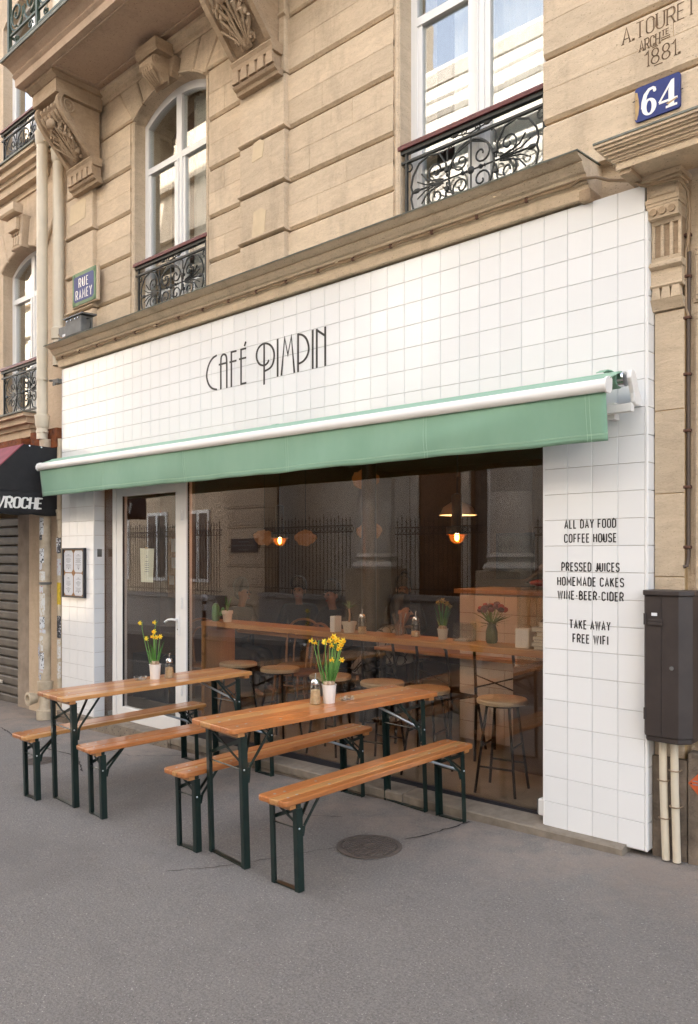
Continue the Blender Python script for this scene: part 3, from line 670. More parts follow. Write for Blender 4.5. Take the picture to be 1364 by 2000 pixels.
def pilaster(x0, x1, zs, Y=.055):
    for i, (za, zb) in enumerate(zip(zs, zs[1:])):
        mb = MB().chbox(x0, x1, Y, .1302, za + .030, zb - .008, .012, bot=0, side=.004)
        if i:
            pr = [(Y + .004, za + .032), (Y - .014, za + .030), (Y - .016, za + .018), (Y - .006, za + .010), (Y + .012, za + .006), (.129, za + .006), (.129, za + .032)]
            mb.prism(pr, 'x', x0 - .014, x1 + .014)
        else: mb.box(x0, x1, Y + .002, .129, za, za + .03)
        mb.build('pilaster_block', STONE, BLD)
pilaster(-6.345, -5.80, CZ[:5]); pilaster(-3.44, -2.90, CZ[:5])
for x0, x1 in ((-6.345, -5.80), (-3.44, -2.90)):      # plain panels behind the carved brackets
    MB().chbox(x0, x1, .06, .1302, CZ[4] + .005, 6.345, .01).build('pilaster_block', STONE, BLD)
    for zz in (CZ[5],):
        MB().prism([(.062, zz + .02), (.04, zz + .018), (.036, zz), (.06, zz - .012)], 'x', x0 - .012, x1 + .012).build('pilaster_moulding', STONE, BLD)
for x, z, ww, hh, pl in ((-3.21, 4.945, .15, .16, .055), (-3.20, 4.34, .17, .24, .055), (-6.10, 5.28, .34, .22, .055)):
    pts = [(x - ww / 2, z - hh / 2), (x + ww / 2 - .02, z - hh / 2 + .01), (x + ww / 2, z + hh / 2 - .03), (x + ww / 2 - .05, z + hh / 2), (x - ww / 2 + .02, z + hh / 2 - .01)]
    MB().prism(pts, 'y', pl - .003, pl + .01).build('plaster_patch', PATCH, BLD)
# arch voussoirs of the left window
def arch_stones(a, b, full=True):
    cx = (a + b) / 2; hw = (b - a) / 2; R = (hw ** 2 + RISE ** 2) / (2 * RISE); zc = SPR + RISE - R; th = math.asin(hw / R)
    ang = [th * f for f in (-1, -.66, -.30, .30, .66, 1)]
    for i in range(5):
        if i == 2: continue
        t0, t1 = ang[i] + .006, ang[i + 1] - .006
        inn = [(cx + (R + .0) * sin(t0 + (t1 - t0) * k / 5), zc + R * cos(t0 + (t1 - t0) * k / 5)) for k in range(6)]
        zt = 6.325
        outp = [(cx + (zt - zc) * math.tan(t1), zt), (cx + (zt - zc) * math.tan(t0), zt)]
        MB().polystone(inn + outp, .095, .1306, .012).build('voussoir', STONE, BLD)
        lip = [(cx + (R - .0) * sin(t0 + (t1 - t0) * k / 5), .094, zc + (R + .012) * cos(t0 + (t1 - t0) * k / 5)) for k in range(6)]
        MB().tube(lip, .012, 6).build('arch_bead', STONE, BLD, smooth=True)
    return cx, R, zc, th
for a, b in (WL, WR):
    cx, R, zc, th = arch_stones(a, b)
    x_l = cx - (6.325 - zc) * math.tan(th); x_r = cx + (6.325 - zc) * math.tan(th)
    pl, prr = (-5.80, -3.44) if a == WL[0] else (-2.90, .6)
    zb = SPR + .035
    MB().polystone([(pl, zb), (a - .055, zb), (a, zb), (x_l - .012, 6.325), (pl, 6.325)], .10, .1305, .014).build('stone_block', STONE, BLD)
    if a == WL[0]: MB().polystone([(b, zb), (prr, zb), (prr, 6.325), (x_r + .012, 6.325)], .10, .1305, .014).build('stone_block', STONE, BLD)
    # carved keystone: tapered block with a scroll and leaf
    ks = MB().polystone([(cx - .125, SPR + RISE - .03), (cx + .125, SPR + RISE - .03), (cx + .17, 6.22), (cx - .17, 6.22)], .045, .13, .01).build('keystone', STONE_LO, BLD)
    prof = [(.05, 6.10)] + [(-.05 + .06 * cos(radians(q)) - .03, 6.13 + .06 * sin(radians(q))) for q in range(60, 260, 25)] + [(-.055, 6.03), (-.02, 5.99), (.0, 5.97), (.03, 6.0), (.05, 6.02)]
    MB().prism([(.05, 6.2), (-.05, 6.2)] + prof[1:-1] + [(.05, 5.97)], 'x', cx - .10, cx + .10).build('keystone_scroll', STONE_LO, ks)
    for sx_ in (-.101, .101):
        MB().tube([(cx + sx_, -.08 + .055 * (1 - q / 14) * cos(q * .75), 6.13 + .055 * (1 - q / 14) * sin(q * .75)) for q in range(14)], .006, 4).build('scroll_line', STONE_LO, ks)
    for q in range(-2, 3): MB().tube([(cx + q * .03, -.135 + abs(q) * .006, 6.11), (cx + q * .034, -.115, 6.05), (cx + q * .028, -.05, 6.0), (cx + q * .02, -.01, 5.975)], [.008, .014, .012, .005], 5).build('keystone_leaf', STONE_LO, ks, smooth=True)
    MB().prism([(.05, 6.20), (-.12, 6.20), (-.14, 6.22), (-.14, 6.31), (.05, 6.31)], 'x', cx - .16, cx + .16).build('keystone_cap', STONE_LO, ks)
# moulding under the balcony
MB().prism([(.131, 6.25), (.085, 6.25), (.08, 6.27), (.05, 6.285), (.045, 6.31), (.02, 6.33), (.015, 6.358), (.131, 6.358)], 'x', -5.80, -3.44).build('wall_moulding', STONE, BLD)
# ---- carved brackets
def console(x0, x1, leaf=True):
    cx = (x0 + x1) / 2
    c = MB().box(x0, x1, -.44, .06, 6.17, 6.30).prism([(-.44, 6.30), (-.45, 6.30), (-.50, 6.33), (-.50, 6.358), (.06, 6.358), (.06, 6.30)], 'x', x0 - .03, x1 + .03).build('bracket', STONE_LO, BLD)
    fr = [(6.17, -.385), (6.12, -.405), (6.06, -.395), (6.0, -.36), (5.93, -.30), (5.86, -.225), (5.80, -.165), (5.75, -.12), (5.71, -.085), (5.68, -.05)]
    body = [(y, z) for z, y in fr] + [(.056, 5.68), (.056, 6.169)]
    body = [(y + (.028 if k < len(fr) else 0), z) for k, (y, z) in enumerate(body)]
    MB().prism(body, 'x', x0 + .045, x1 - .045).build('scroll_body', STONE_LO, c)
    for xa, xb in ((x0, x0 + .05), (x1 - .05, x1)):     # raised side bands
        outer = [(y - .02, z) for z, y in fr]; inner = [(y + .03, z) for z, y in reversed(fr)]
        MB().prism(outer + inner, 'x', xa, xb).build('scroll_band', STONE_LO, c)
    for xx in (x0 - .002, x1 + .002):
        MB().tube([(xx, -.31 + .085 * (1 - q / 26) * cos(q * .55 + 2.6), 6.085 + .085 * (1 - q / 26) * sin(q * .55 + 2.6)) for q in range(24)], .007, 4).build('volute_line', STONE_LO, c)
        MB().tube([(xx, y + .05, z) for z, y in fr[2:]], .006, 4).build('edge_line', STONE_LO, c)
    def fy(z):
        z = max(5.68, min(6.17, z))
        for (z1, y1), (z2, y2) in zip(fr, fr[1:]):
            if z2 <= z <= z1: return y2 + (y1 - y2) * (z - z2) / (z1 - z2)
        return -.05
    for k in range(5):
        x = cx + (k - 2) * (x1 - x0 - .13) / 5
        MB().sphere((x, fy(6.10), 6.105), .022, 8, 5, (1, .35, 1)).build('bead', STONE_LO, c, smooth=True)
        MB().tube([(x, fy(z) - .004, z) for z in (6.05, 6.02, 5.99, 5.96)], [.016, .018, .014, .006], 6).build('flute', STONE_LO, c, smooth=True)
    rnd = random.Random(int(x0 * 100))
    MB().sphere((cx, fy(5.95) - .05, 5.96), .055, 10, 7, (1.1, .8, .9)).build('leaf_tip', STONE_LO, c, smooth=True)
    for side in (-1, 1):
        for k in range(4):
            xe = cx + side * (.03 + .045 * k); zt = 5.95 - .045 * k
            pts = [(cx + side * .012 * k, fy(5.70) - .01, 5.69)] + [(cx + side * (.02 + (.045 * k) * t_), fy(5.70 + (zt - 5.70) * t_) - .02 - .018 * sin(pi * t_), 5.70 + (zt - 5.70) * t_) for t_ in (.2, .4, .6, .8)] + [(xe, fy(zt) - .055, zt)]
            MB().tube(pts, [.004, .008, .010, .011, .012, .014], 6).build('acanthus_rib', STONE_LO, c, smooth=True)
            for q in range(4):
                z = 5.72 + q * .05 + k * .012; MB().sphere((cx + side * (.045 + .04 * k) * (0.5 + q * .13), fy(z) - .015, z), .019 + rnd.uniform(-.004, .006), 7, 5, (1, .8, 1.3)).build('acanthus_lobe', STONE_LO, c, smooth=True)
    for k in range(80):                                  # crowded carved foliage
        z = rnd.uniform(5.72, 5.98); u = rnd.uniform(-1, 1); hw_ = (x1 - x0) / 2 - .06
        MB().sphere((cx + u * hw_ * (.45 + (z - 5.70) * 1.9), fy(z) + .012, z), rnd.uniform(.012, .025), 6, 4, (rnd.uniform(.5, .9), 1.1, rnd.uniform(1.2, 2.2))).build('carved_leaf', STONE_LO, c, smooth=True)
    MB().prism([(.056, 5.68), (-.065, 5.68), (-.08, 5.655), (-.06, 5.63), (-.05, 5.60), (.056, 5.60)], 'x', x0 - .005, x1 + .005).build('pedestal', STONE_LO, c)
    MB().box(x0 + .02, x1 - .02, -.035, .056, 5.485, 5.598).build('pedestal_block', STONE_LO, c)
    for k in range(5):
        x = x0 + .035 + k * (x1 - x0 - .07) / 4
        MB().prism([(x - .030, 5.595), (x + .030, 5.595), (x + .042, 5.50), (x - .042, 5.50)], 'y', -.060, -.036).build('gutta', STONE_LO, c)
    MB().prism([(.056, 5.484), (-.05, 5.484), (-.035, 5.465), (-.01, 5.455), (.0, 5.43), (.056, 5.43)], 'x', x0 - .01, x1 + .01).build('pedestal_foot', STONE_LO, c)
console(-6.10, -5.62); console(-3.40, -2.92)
# ---- balcony slab
bal = MB().prism([(.12, 6.36), (-.58, 6.36), (-.585, 6.43), (-.60, 6.44), (-.615, 6.452), (-.60, 6.465), (-.605, 6.48), (-.65, 6.515), (-.69, 6.53), (-.72, 6.53), (-.725, 6.57), (.12, 6.58)], 'x', -6.19, -1.9).build('balcony', SOFFIT, BLD)
for a, b in ((-5.55, -3.47), (-2.85, -2.1)):
    fr_ = MB().box(a, b, -.52, -.50, 6.345, 6.3595).box(a, b, -.06, -.04, 6.345, 6.3595).box(a, a + .02, -.4995, -.0605, 6.345, 6.3595).box(b - .02, b, -.4995, -.0605, 6.345, 6.3595).build('soffit_border', SOFFIT, bal)
MB().prism([(-.70, 6.572), (-.735, 6.56), (-.735, 6.535), (-.728, 6.535), (-.728, 6.575), (-.70, 6.585)], 'x', -6.195, -1.89).build('drip_edge', LEAD, bal)

def spiral(cx, cz, r0, a0, turns, sgn=1, n=18, r1=.15):
    return [(cx + r0 * (1 - (1 - r1) * i / n) * cos(a0 + sgn * turns * 2 * pi * i / n), cz + r0 * (1 - (1 - r1) * i / n) * sin(a0 + sgn * turns * 2 * pi * i / n)) for i in range(n + 1)]
def railing(parent, x0, x1, z0, zr, y, mat=IRON, hand=MAROON, r=.0075, ends=.055):
    """wrought iron window guard: handrail, two bars, central oval, side lyres, scrolls and spears"""
    R = MB().box(x0 - ends, x1 + ends, y - .012, y + .012, z0 + .0, z0 + .016).build('window_railing', mat, parent)
    zt = zr - .085
    def T(p2, rr=r, n=5): return MB().tube([(p[0], y, p[1]) for p in p2], rr, n)
    def put(name, p2, rr=r): T(p2, rr).build(name, mat, R, smooth=True)
    MB().box(x0 - ends, x1 + ends, y - .012, y + .012, zt - .008, zt + .008).build('upper_bar', mat, R)
    MB().box(x0 - ends, x1 + ends, y - .018, y + .018, zr - .028, zr - .002).build('rail_core', mat, R)
    hp = [(y - .034, zr), (y + .034, zr), (y + .036, zr + .02), (y + .022, zr + .038), (y - .022, zr + .038), (y - .036, zr + .02)]
    MB().prism(hp, 'x', x0 - ends, x1 + ends).build('handrail', hand, R)
    for x in (x0, x1): MB().box(x - .008, x + .008, y - .01, y + .01, z0 - .03, zr - .02).build('post', mat, R)
    cx = (x0 + x1) / 2; cz = (z0 + zt) / 2; W = x1 - x0; H = zt - z0; a = W * .165; b = H * .44
    put('oval', [(cx + a * cos(t), cz + b * sin(t)) for t in [2 * pi * i / 28 for i in range(29)]], .008)
    put('spindle', [(cx, z0 + .01), (cx, zt)], .006); put('cross_spear', [(cx - a * 1.05, cz), (cx + a * 1.05, cz)], .006)
    MB().sphere((cx, y, cz), .026, 10, 6, (1, .6, 1)).build('rosette', mat, R, smooth=True)
    for sx_ in (-1, 1):
        MB().lathe([(.0005, 0), (.016, .03), (.006, .05), (.012, .062), (.0005, .07)], (0, 0, 0), 6, 'x').build('spear_tip', mat, R, local=True).location = (cx + sx_ * .045 - BASE[root_of(R).name].x - (0 if sx_ > 0 else .05), y - BASE[root_of(R).name].y, cz - BASE[root_of(R).name].z)
        for sz in (-1, 1):
            put('inner_scroll', [(cx + sx_ * .004, cz + sz * b * .95), (cx + sx_ * a * .5, cz + sz * b * .80)] + [(cx + sx_ * (a * .45 + q[0]), cz + sz * (b * .42 + q[1])) for q in spiral(0, 0, a * .42, radians(75), -1.25)], .0065)
            # side scroll, corner scroll, lyre
            lx = cx + sx_ * a * 1.08
            ly = [(lx, cz + sz * .02), (lx + sx_ * .01, cz + sz * b * .55), (lx + sx_ * W * .06, cz + sz * b * .98), (lx + sx_ * W * .14, cz + sz * b * 1.08), (lx + sx_ * W * .22, cz + sz * b * .92), (lx + sx_ * W * .27, cz + sz * b * .55), (lx + sx_ * W * .285, cz + sz * b * .2), (lx + sx_ * W * .27, cz - sz * b * .05)]
            put('lyre', ly, .0075)
            put('side_scroll', [(lx + sx_ * .03, cz + sz * .012), (lx + sx_ * W * .10, cz + sz * .03)] + [(lx + sx_ * (W * .085 + q[0]), cz + sz * (b * .42 + q[1])) for q in spiral(0, 0, W * .062, radians(-60), 1.25)], .0065)
            put('corner_scroll', [(sx_ * (W / 2 - .02 - q[0]) + cx, cz + sz * (H * .5 - .05 - q[1])) for q in spiral(0, 0, .042, radians(200), 1.1)], .006)
            put('lyre_horn', [(lx - sx_ * .004, cz + sz * b * .6), (lx - sx_ * .002, cz + sz * b * .95), (lx - sx_ * .02, cz + sz * H * .47), (lx - sx_ * .035, cz + sz * H * .46)], .006)
            put('frond', [(lx + sx_ * .05, cz + sz * .004), (lx + sx_ * W * .16, cz + sz * .05), (lx + sx_ * W * .20, cz + sz * b * .52)], .006)
            put('frond', [(lx + sx_ * .05, cz + sz * .002), (lx + sx_ * W * .17, cz + sz * .022), (lx + sx_ * W * .235, cz + sz * b * .30)], .005)
            for kz in (.2,): MB().box(lx - .014, lx + .014, y - .013, y + .013, cz + sz * b * kz * 1.6 - .012, cz + sz * b * kz * 1.6 + .012).build('collar', mat, R)
        put('side_spear', [(lx, cz), (lx + sx_ * W * .23, cz)], .007)
        MB().sphere((lx + sx_ * W * .24, y, cz), .022, 6, 5, (1.6, .5, .8)).build('spear_head', mat, R, smooth=True)
    for sx_ in (-1, 1):
        put('crest_scroll', [(cx + sx_ * (.02 + .028 + q[0]), zt + .040 + q[1]) for q in spiral(0, 0, .028, radians(-90), 1.2, 1, 14)], .005)
        put('crest_stem', [(cx, zt + .02), (cx + sx_ * .09, zt + .035), (cx + sx_ * .16, zt + .045)], .005)
        MB().sphere((cx + sx_ * .125, y, zt + .042), .016, 6, 5, (1.8, .5, .9)).build('crest_leaf', mat, R, smooth=True)
    return R
def window(parent, a, b, zs, spr, rise, y, ztr, mull=True, curt=None, frame=UPVC, glass=WGLASS, fw=.055):
    """white casement window with an arched head; leaves, transom, panes, curtain and dim room behind"""
    cx = (a + b) / 2; hw = (b - a) / 2; R = (hw ** 2 + rise ** 2) / (2 * rise); zc = spr + rise - R
    top = lambda x: zc + sqrt(max(0.01, R * R - (x - cx) ** 2))
    xs = [a + (b - a) * i / 16 for i in range(17)]
    xi = [a + fw + (b - a - 2 * fw) * i / 16 for i in range(17)]
    W = MB().prism([(a, zs)] + [(x, top(x) + .03) for x in xs] + [(b, zs), (b - fw, zs)] + [(x, top(x) - fw) for x in reversed(xi)] + [(a + fw, zs)], 'y', y - .035, y + .03).build('window', frame, parent)
    MB().box(a + fw, b - fw, y - .036, y + .03, zs, zs + .09).build('bottom_rail', frame, W)
    MB().box(a + fw, b - fw, y - .040, y + .028, ztr - .03, ztr + .03).build('transom', frame, W)
    MB().box(cx - .045, cx - .002, y - .038, y + .028, zs + .09, top(cx) - fw).build('meeting_stile', frame, W, bevel=.004)
    MB().box(cx + .002, cx + .045, y - .044, y + .028, zs + .09, top(cx) - fw).build('meeting_stile', frame, W, bevel=.004)
    MB().tube([(cx, y - .05, zs + .09), (cx, y - .05, ztr - .03)], .008, 6).build('bolt_rod', frame, W)
    for p, q in ((a + fw, cx - .045), (cx + .045, b - fw)):
        for s0, s1 in ((p, p + .04), (q - .04, q)): MB().box(s0, s1, y - .030, y + .024, zs + .09, ztr - .03).build('leaf_stile', frame, W)
        MB().box(p + .04, q - .04, y - .0295, y + .0235, zs + .09, zs + .15).build('leaf_rail', frame, W)
        MB().box(p + .03, q - .03, y - .012, y - .006, zs + .10, ztr - .02).build('pane', glass, W)
        zz = [(x, top(x) - fw + .01) for x in [p + (q - p) * i / 8 for i in range(9)]]
        MB().prism([(p, ztr + .02)] + zz + [(q, ztr + .02)], 'y', y - .012, y - .006).build('pane', glass, W)
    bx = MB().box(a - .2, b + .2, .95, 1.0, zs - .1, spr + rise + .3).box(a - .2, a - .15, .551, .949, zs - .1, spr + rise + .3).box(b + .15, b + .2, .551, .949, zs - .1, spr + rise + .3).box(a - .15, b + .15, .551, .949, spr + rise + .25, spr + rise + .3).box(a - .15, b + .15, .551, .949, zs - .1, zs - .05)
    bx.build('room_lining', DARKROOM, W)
    for p, q in (curt or []):
        mb = MB(); n = 40; vs = []
        for i in range(n + 1):
            x = p + (q - p) * i / n; d = y + .10 + .016 * sin(i * 1.35) + .006 * sin(i * 3.1)
            vs += [(x, d, zs + .06), (x, d, spr + rise - .05)]
        mb.add(vs, [(2 * i, 2 * i + 2, 2 * i + 3, 2 * i + 1) for i in range(n)]).build('curtain', CURT, W, smooth=True)
    return W
window(BLD, WR[0], WR[1], CZ[0] - .01, SPR - .02, RISE, .27, 5.40, curt=[(WR[0] + .28, WR[1] + .05)])
window(BLD, WL[0], WL[1], CZ[0] - .01, SPR - .02, RISE, .27, 5.42, curt=[(WL[0] + .62, WL[1])])
railing(BLD, WR[0] + .04, WR[1] - .03, 3.93, 4.465, .135); railing(BLD, WL[0] + .04, WL[1] - .03, 3.93, 4.465, .135)
# sill tops under the windows
for a, b in (WL, WR): MB().box(a, b, .09, .30, 3.80, CZ[0] - .012).build('window_sill', STONE, BLD)
# ---- shop cornice
CP = [(.13, 3.650), (-.035, 3.650), (-.038, 3.655), (-.045, 3.720), (-.060, 3.726), (-.062, 3.738), (-.050, 3.742), (-.072, 3.752), (-.078, 3.768), (-.095, 3.775), (-.115, 3.795), (-.128, 3.812), (-.120, 3.822), (-.150, 3.830), (-.185, 3.845), (-.190, 3.850), (.13, 3.872)]
cor = MB().prism(CP, 'x', -6.35, -.30).build('cornice', STONE, BLD)
MB().prism([(.098, 3.872), (-.190, 3.851), (-.200, 3.845), (-.203, 3.853), (-.190, 3.858), (.098, 3.879)], 'x', -6.355, -.292).build('cornice_flashing', LEAD, cor)
MB().box(-.36, -.29, -.047, .1, 3.630, 3.700).build('broken_corner', STONE_LO, cor, bevel=.012)
mb = MB()
for i in range(26):
    x = random.uniform(-6.2, -.4); mb.sphere((x, -.05 + random.choice((0, -.05, -.075)), random.choice((3.655, 3.72, 3.79))), random.uniform(.004, .011), 6, 4, (2.2, .4, .8))
tag(mb.build('chipped_stone', PATCH, cor), kind='stuff')

# ---- balcony railing (only its foot shows)
br = MB().box(-6.12, -1.95, -.685, -.655, 6.64, 6.662).build('balcony_railing', GIRON, BLD)
for z in (6.78, 7.45): MB().box(-6.12, -1.95, -.68, -.66, z, z + .02).build('rail', GIRON, br)
for k in range(8):
    x = -6.11 + k * .59
    MB().box(x - .016, x + .016, -.69, -.655, 6.57, 7.45).build('post', GIRON, br)
    if k < 5:
        for q in range(2):
            xc = x + .15 + q * .29
            MB().tube([(xc + p[0], -.67, 6.96 + p[1]) for p in spiral(0, 0, .12, radians(-90), 1.4, 1 if q else -1, 20)], .011, 5).build('scroll', GIRON, br, smooth=True)
            MB().tube([(xc - .13 * cos(radians(a_)), -.67, 6.93 - .13 * sin(radians(a_))) for a_ in range(-20, 210, 20)], .010, 5).build('scroll', GIRON, br, smooth=True)
            MB().tube([(xc + p[0], -.67, 6.72 + p[1]) for p in spiral(0, 0, .045, 0, 1.2, 1 if q else -1, 14)], .009, 5).build('scroll', GIRON, br, smooth=True)
for a in (-6.12,):
    for z in (6.64, 6.78, 7.45): MB().box(a, a + .02, -.654, .1, z, z + .02).build('rail', GIRON, br)

# ---- carved inscription and number plate
def carved(txt, x0, x1, z, h, th=.0075, serif=.008):  # flat dark strokes; shade of the cut letters is put into their colour
    pl, wd = text_polys(txt, h, .62, .24, .3, width=x1 - x0)
    mb = MB()
    for g in pl: strokes(mb, g, (x0, .0545, z), (1, 0, 0), (0, 0, 1), (0, -1, 0), th, .0012, th * .55, serif)
    tag(mb.build('carved_inscription', CARVE, BLD), kind='stuff')
carved('A.TOURET', -.145, .245, 4.478, .085)
carved('ARCH', -.050, .060, 4.398, .058, .006, .006)
carved('T', .070, .088, 4.432, .028, .005, .003); carved('E', .094, .108, 4.432, .028, .005, .003)
carved('1881.', -.015, .165, 4.300, .082)
mb = MB()
for x0, x1, z in ((.068, .115, 4.418), (.068, .115, 4.408), (.02, .05, 4.388), (.03, .075, 4.286)): mb.box(x0, x1, .0535, .0546, z, z + .005)
tag(mb.build('carved_inscription', CARVE, BLD), kind='stuff')
NP = thing('number_plate', 'small blue enamel house number plate reading 64 with rust chipped left corner', 'number plate', (.052, .05, 4.1))
def rrect(x0, x1, z0, z1, r, n=4):
    return arc(x1 - r, z1 - r, r, r, 90, 0, n) + arc(x1 - r, z0 + r, r, r, 0, -90, n) + arc(x0 + r, z0 + r, r, r, -90, -180, n) + arc(x0 + r, z1 - r, r, r, 180, 90, n)
MB().prism(rrect(-.070, .174, 4.008, 4.196, .016), 'y', .040, .054).build('plate', BLUE, NP)
MB().prism([(-.069, 4.026), (-.069, 4.175), (-.056, 4.168), (-.050, 4.13), (-.046, 4.09), (-.052, 4.045), (-.06, 4.02)], 'y', .0392, .0401).build('rust_patch', MORTAR, NP)
MB().prism([(.10, 4.052), (.155, 4.066), (.160, 4.060), (.11, 4.043)], 'y', .0386, .0401).build('rust_patch', MORTAR, NP)
def glyph_poly(name, pts, parent, y=.0393):
    MB().prism([(p[0], p[1]) for p in pts], 'y', y, .0402).build(name, SWHITE, parent)
# figure 6: ring with swelling left side and a curled top
six = MB(); n = 28; cx, cz = .0, 4.066
def ring(mb, c, ro, ri, y0, y1, n=28):
    vs = []
    for i in range(n):
        a = 2 * pi * i / n
        for (rx, rz, ox) in (ro, ri):
            vs += [(c[0] + ox + rx * cos(a), y0, c[1] + rz * sin(a)), (c[0] + ox + rx * cos(a), y1, c[1] + rz * sin(a))]
    fs = []
    for i in range(n):
        j = (i + 1) % n; a, b = 4 * i, 4 * j
        fs += [(a, b, b + 2, a + 2), (a + 1, a + 3, b + 3, b + 1), (a, a + 1, b + 1, b), (a + 2, b + 2, b + 3, a + 3)]
    return mb.add(vs, fs)
ring(six, (.008, 4.070), (.040, .045, 0), (.014, .034, .0), .0392, .0403)
strokes(six, [[(-.024 + .0, 4.070 - 4.0), (-.022, .105), (-.012, .14), (.008, .163), (.028, .166), (.040, .155)]], (0, .0402, 4.0), (1, 0, 0), (0, 0, 1), (0, -1, 0), .024, .0012, .010)
ring(six, (.038, 4.150), (.009, .010, 0), (.001, .001, 0), .0389, .0403, 12)
six.build('figure', SWHITE, NP)
four = MB(); four.prism([(.128, 4.170), (.142, 4.172), (.142, 4.03), (.112, 4.03), (.112, 4.12)], 'y', .0392, .0403)
strokes(four, [[(.130, .165), (.062, .068)], [(.062, .066), (.160, .066)], [(.098, .032), (.158, .032)]], (0, .0402, 4.0), (1, 0, 0), (0, 0, 1), (0, -1, 0), .010, .0014, .012)
four.build('figure', SWHITE, NP)
for x, z in ((-.072, 4.13), (.176, 4.10)): MB().bar((x - .012, .045, z), (x + .012, .04, z - .002), .004, .004).build('wire_clip', IRON, NP)
# ---- street name plate
SN = thing('street_sign', 'blue enamel street name plate with green border reading RUE RAMEY', 'street sign', (-5.905, .04, 4.42))
sx0, sx1, sz0, sz1 = -6.138, -5.673, 4.262, 4.604
MB().box(sx0 - .02, sx1 + .03, .022, .050, sz0 - .012, sz1 + .006).build('backing_board', STONE_N, SN, bevel=.004)
MB().box(sx0, sx1, .014, .0215, sz0, sz1).build('border', SGREEN, SN, bevel=.003)
MB().box(sx0 + .035, sx1 - .035, .0125, .0139, sz0 + .035, sz1 - .04).build('blue_field', BLUE, SN)
for x in (sx0 + .03, sx1 - .03):
    for z in (sz0 + .03, sz1 - .03): MB().lathe([(.026, 0), (.024, -.004), (.018, -.004), (.016, -.002), (.009, -.005), (.0005, -.006)], (x, .0139, z), 14, 'y').build('corner_rosette', SGREEN, SN)
for txt, x0, x1, z in (('RUE', -6.000, -5.815, 4.445), ('RAMEY', -6.062, -5.745, 4.325)):
    pl, wd = text_polys(txt, .088, .50, .46, .3, width=x1 - x0)
    mb = MB()
    for g in pl: strokes(mb, g, (x0, .0124, z), (1, 0, 0), (0, 0, 1), (0, -1, 0), .0135, .0008, .006, .007)
    tag(mb.build('sign_lettering', SWHITE, SN), kind='stuff')
# ---- old grey lamp box on the cornice
GB = thing('junction_box', 'weathered grey metal box with cable loops on the left end of the cornice', 'junction box', (-6.0, .0, 3.87))
MB().box(-6.22, -5.80, -.10, .04, 3.872, 4.035).build('body', GREYBOX, GB, bevel=.006)
MB().box(-5.98, -5.66, -.155, -.02, 3.885, 4.06).build('lamp_head', GREYBOX, GB, bevel=.008)
MB().prism([(-.17, 4.062), (-.165, 4.075), (.0, 4.088), (.0, 4.070)], 'x', -6.0, -5.62).build('hood', GREYBOX, GB)
MB().box(-6.13, -6.06, -.104, -.1005, 3.90, 3.95).build('white_label', PAPER, GB)
for k in range(2):
    MB().tube([(-6.06 + .02 * k + .11 * cos(a) , -.13 - .01 * k, 3.98 + .085 * sin(a)) for a in [radians(q) for q in range(-160, 40, 15)]], .006, 5).build('cable_loop', CABLE, GB, smooth=True)
MB().tube([(-5.66, -.09, 4.03), (-5.60, -.09, 4.02), (-5.585, -.09, 3.96), (-5.60, -.09, 3.90), (-5.66, -.09, 3.89)], .007, 5).build('handle_loop', IRON, GB, smooth=True)
for x in (-5.93, -5.85, -5.77, -5.71): MB().sphere((x, -.158, 4.035), .009, 6, 4).build('screw', CHROME, GB)
# ---- cable run along the cornice and down the pilaster
CA = thing('cornice_cable', 'brown cable clipped along the cornice then looping down the right pilaster', 'cable', (-3, -.06, 3.73))
pts = []
for i in range(60):
    x = -6.34 + i * (5.94 / 59); pts.append((x, -.062, 3.7335 + .004 * sin(i * 1.9)))
pts += [(-.33, -.075, 3.745), (-.25, -.06, 3.735), (-.18, -.045, 3.700), (-.11, -.035, 3.680), (-.05, -.045, 3.655), (.0, -.045, 3.615), (.06, -.055, 3.60), (.12, -.03, 3.605), (.19, -.02, 3.60), (.215, .03, 3.55), (.215, .06, 3.45), (.205, .075, 3.36), (.20, .08, 3.30), (.185, .09, 3.25), (.184, .095, 3.1), (.186, .09, 2.95), (.20, .095, 2.90)]
MB().tube(pts, .0085, 6).build('cable', CABLE, CA, smooth=True)
MB().tube([(.20, .098, 3.25), (.196, .098, 2.9), (.195, .098, 2.3), (.196, .098, 1.63), (.19, .09, 1.58), (.175, .08, 1.575)], .010, 6).build('cable', CABLED, CA, smooth=True)
for x in [-6.2 + i * .345 for i in range(17)]: MB().lathe([(.011, -.009), (.015, -.008), (.015, .008), (.011, .009)], (x, -.062, 3.734), 8, 'x').box(x - .003, x + .003, -.064, -.04, 3.741, 3.76).build('clip', CLIP, CA)
for z in (3.34, 3.12, 2.9, 2.6, 2.3, 2.0, 1.68): MB().box(.172, .212, .082, .112, z - .008, z + .008).build('clip', CLIP, CA, bevel=.004)
# ---- door side: hood, bracket, pilaster, panelled surround
hd = MB()
for z0, z1, e in ((3.665, 3.703, .0), (3.703, 3.710, .012), (3.710, 3.722, .018), (3.722, 3.737, .030), (3.737, 3.752, .048), (3.752, 3.762, .060), (3.762, 3.778, .072), (3.778, 3.792, .085)):
    hd.box(-.075 - e, 3.4, -.195 - e, .054, z0 + (.0006 if e else 0), z1)
HOOD = hd.build('door_hood', STONE, BLD)
MB().box(-.163, 3.4, -.285, .054, 3.7925, 3.803).build('hood_flashing', LEAD, HOOD)
MB().box(-.06, .0, -.18, .054, 3.640, 3.6645).build('hood_soffit_edge', STONE_LO, HOOD)
bk = MB().box(.008, .176, .010, .12, 3.535, 3.66).build('hood_bracket', STONE, BLD)
MB().box(-.025, .205, -.035, .119, 3.635, 3.6645).box(-.008, .190, -.012, .118, 3.622, 3.6348).build('abacus', STONE, bk)
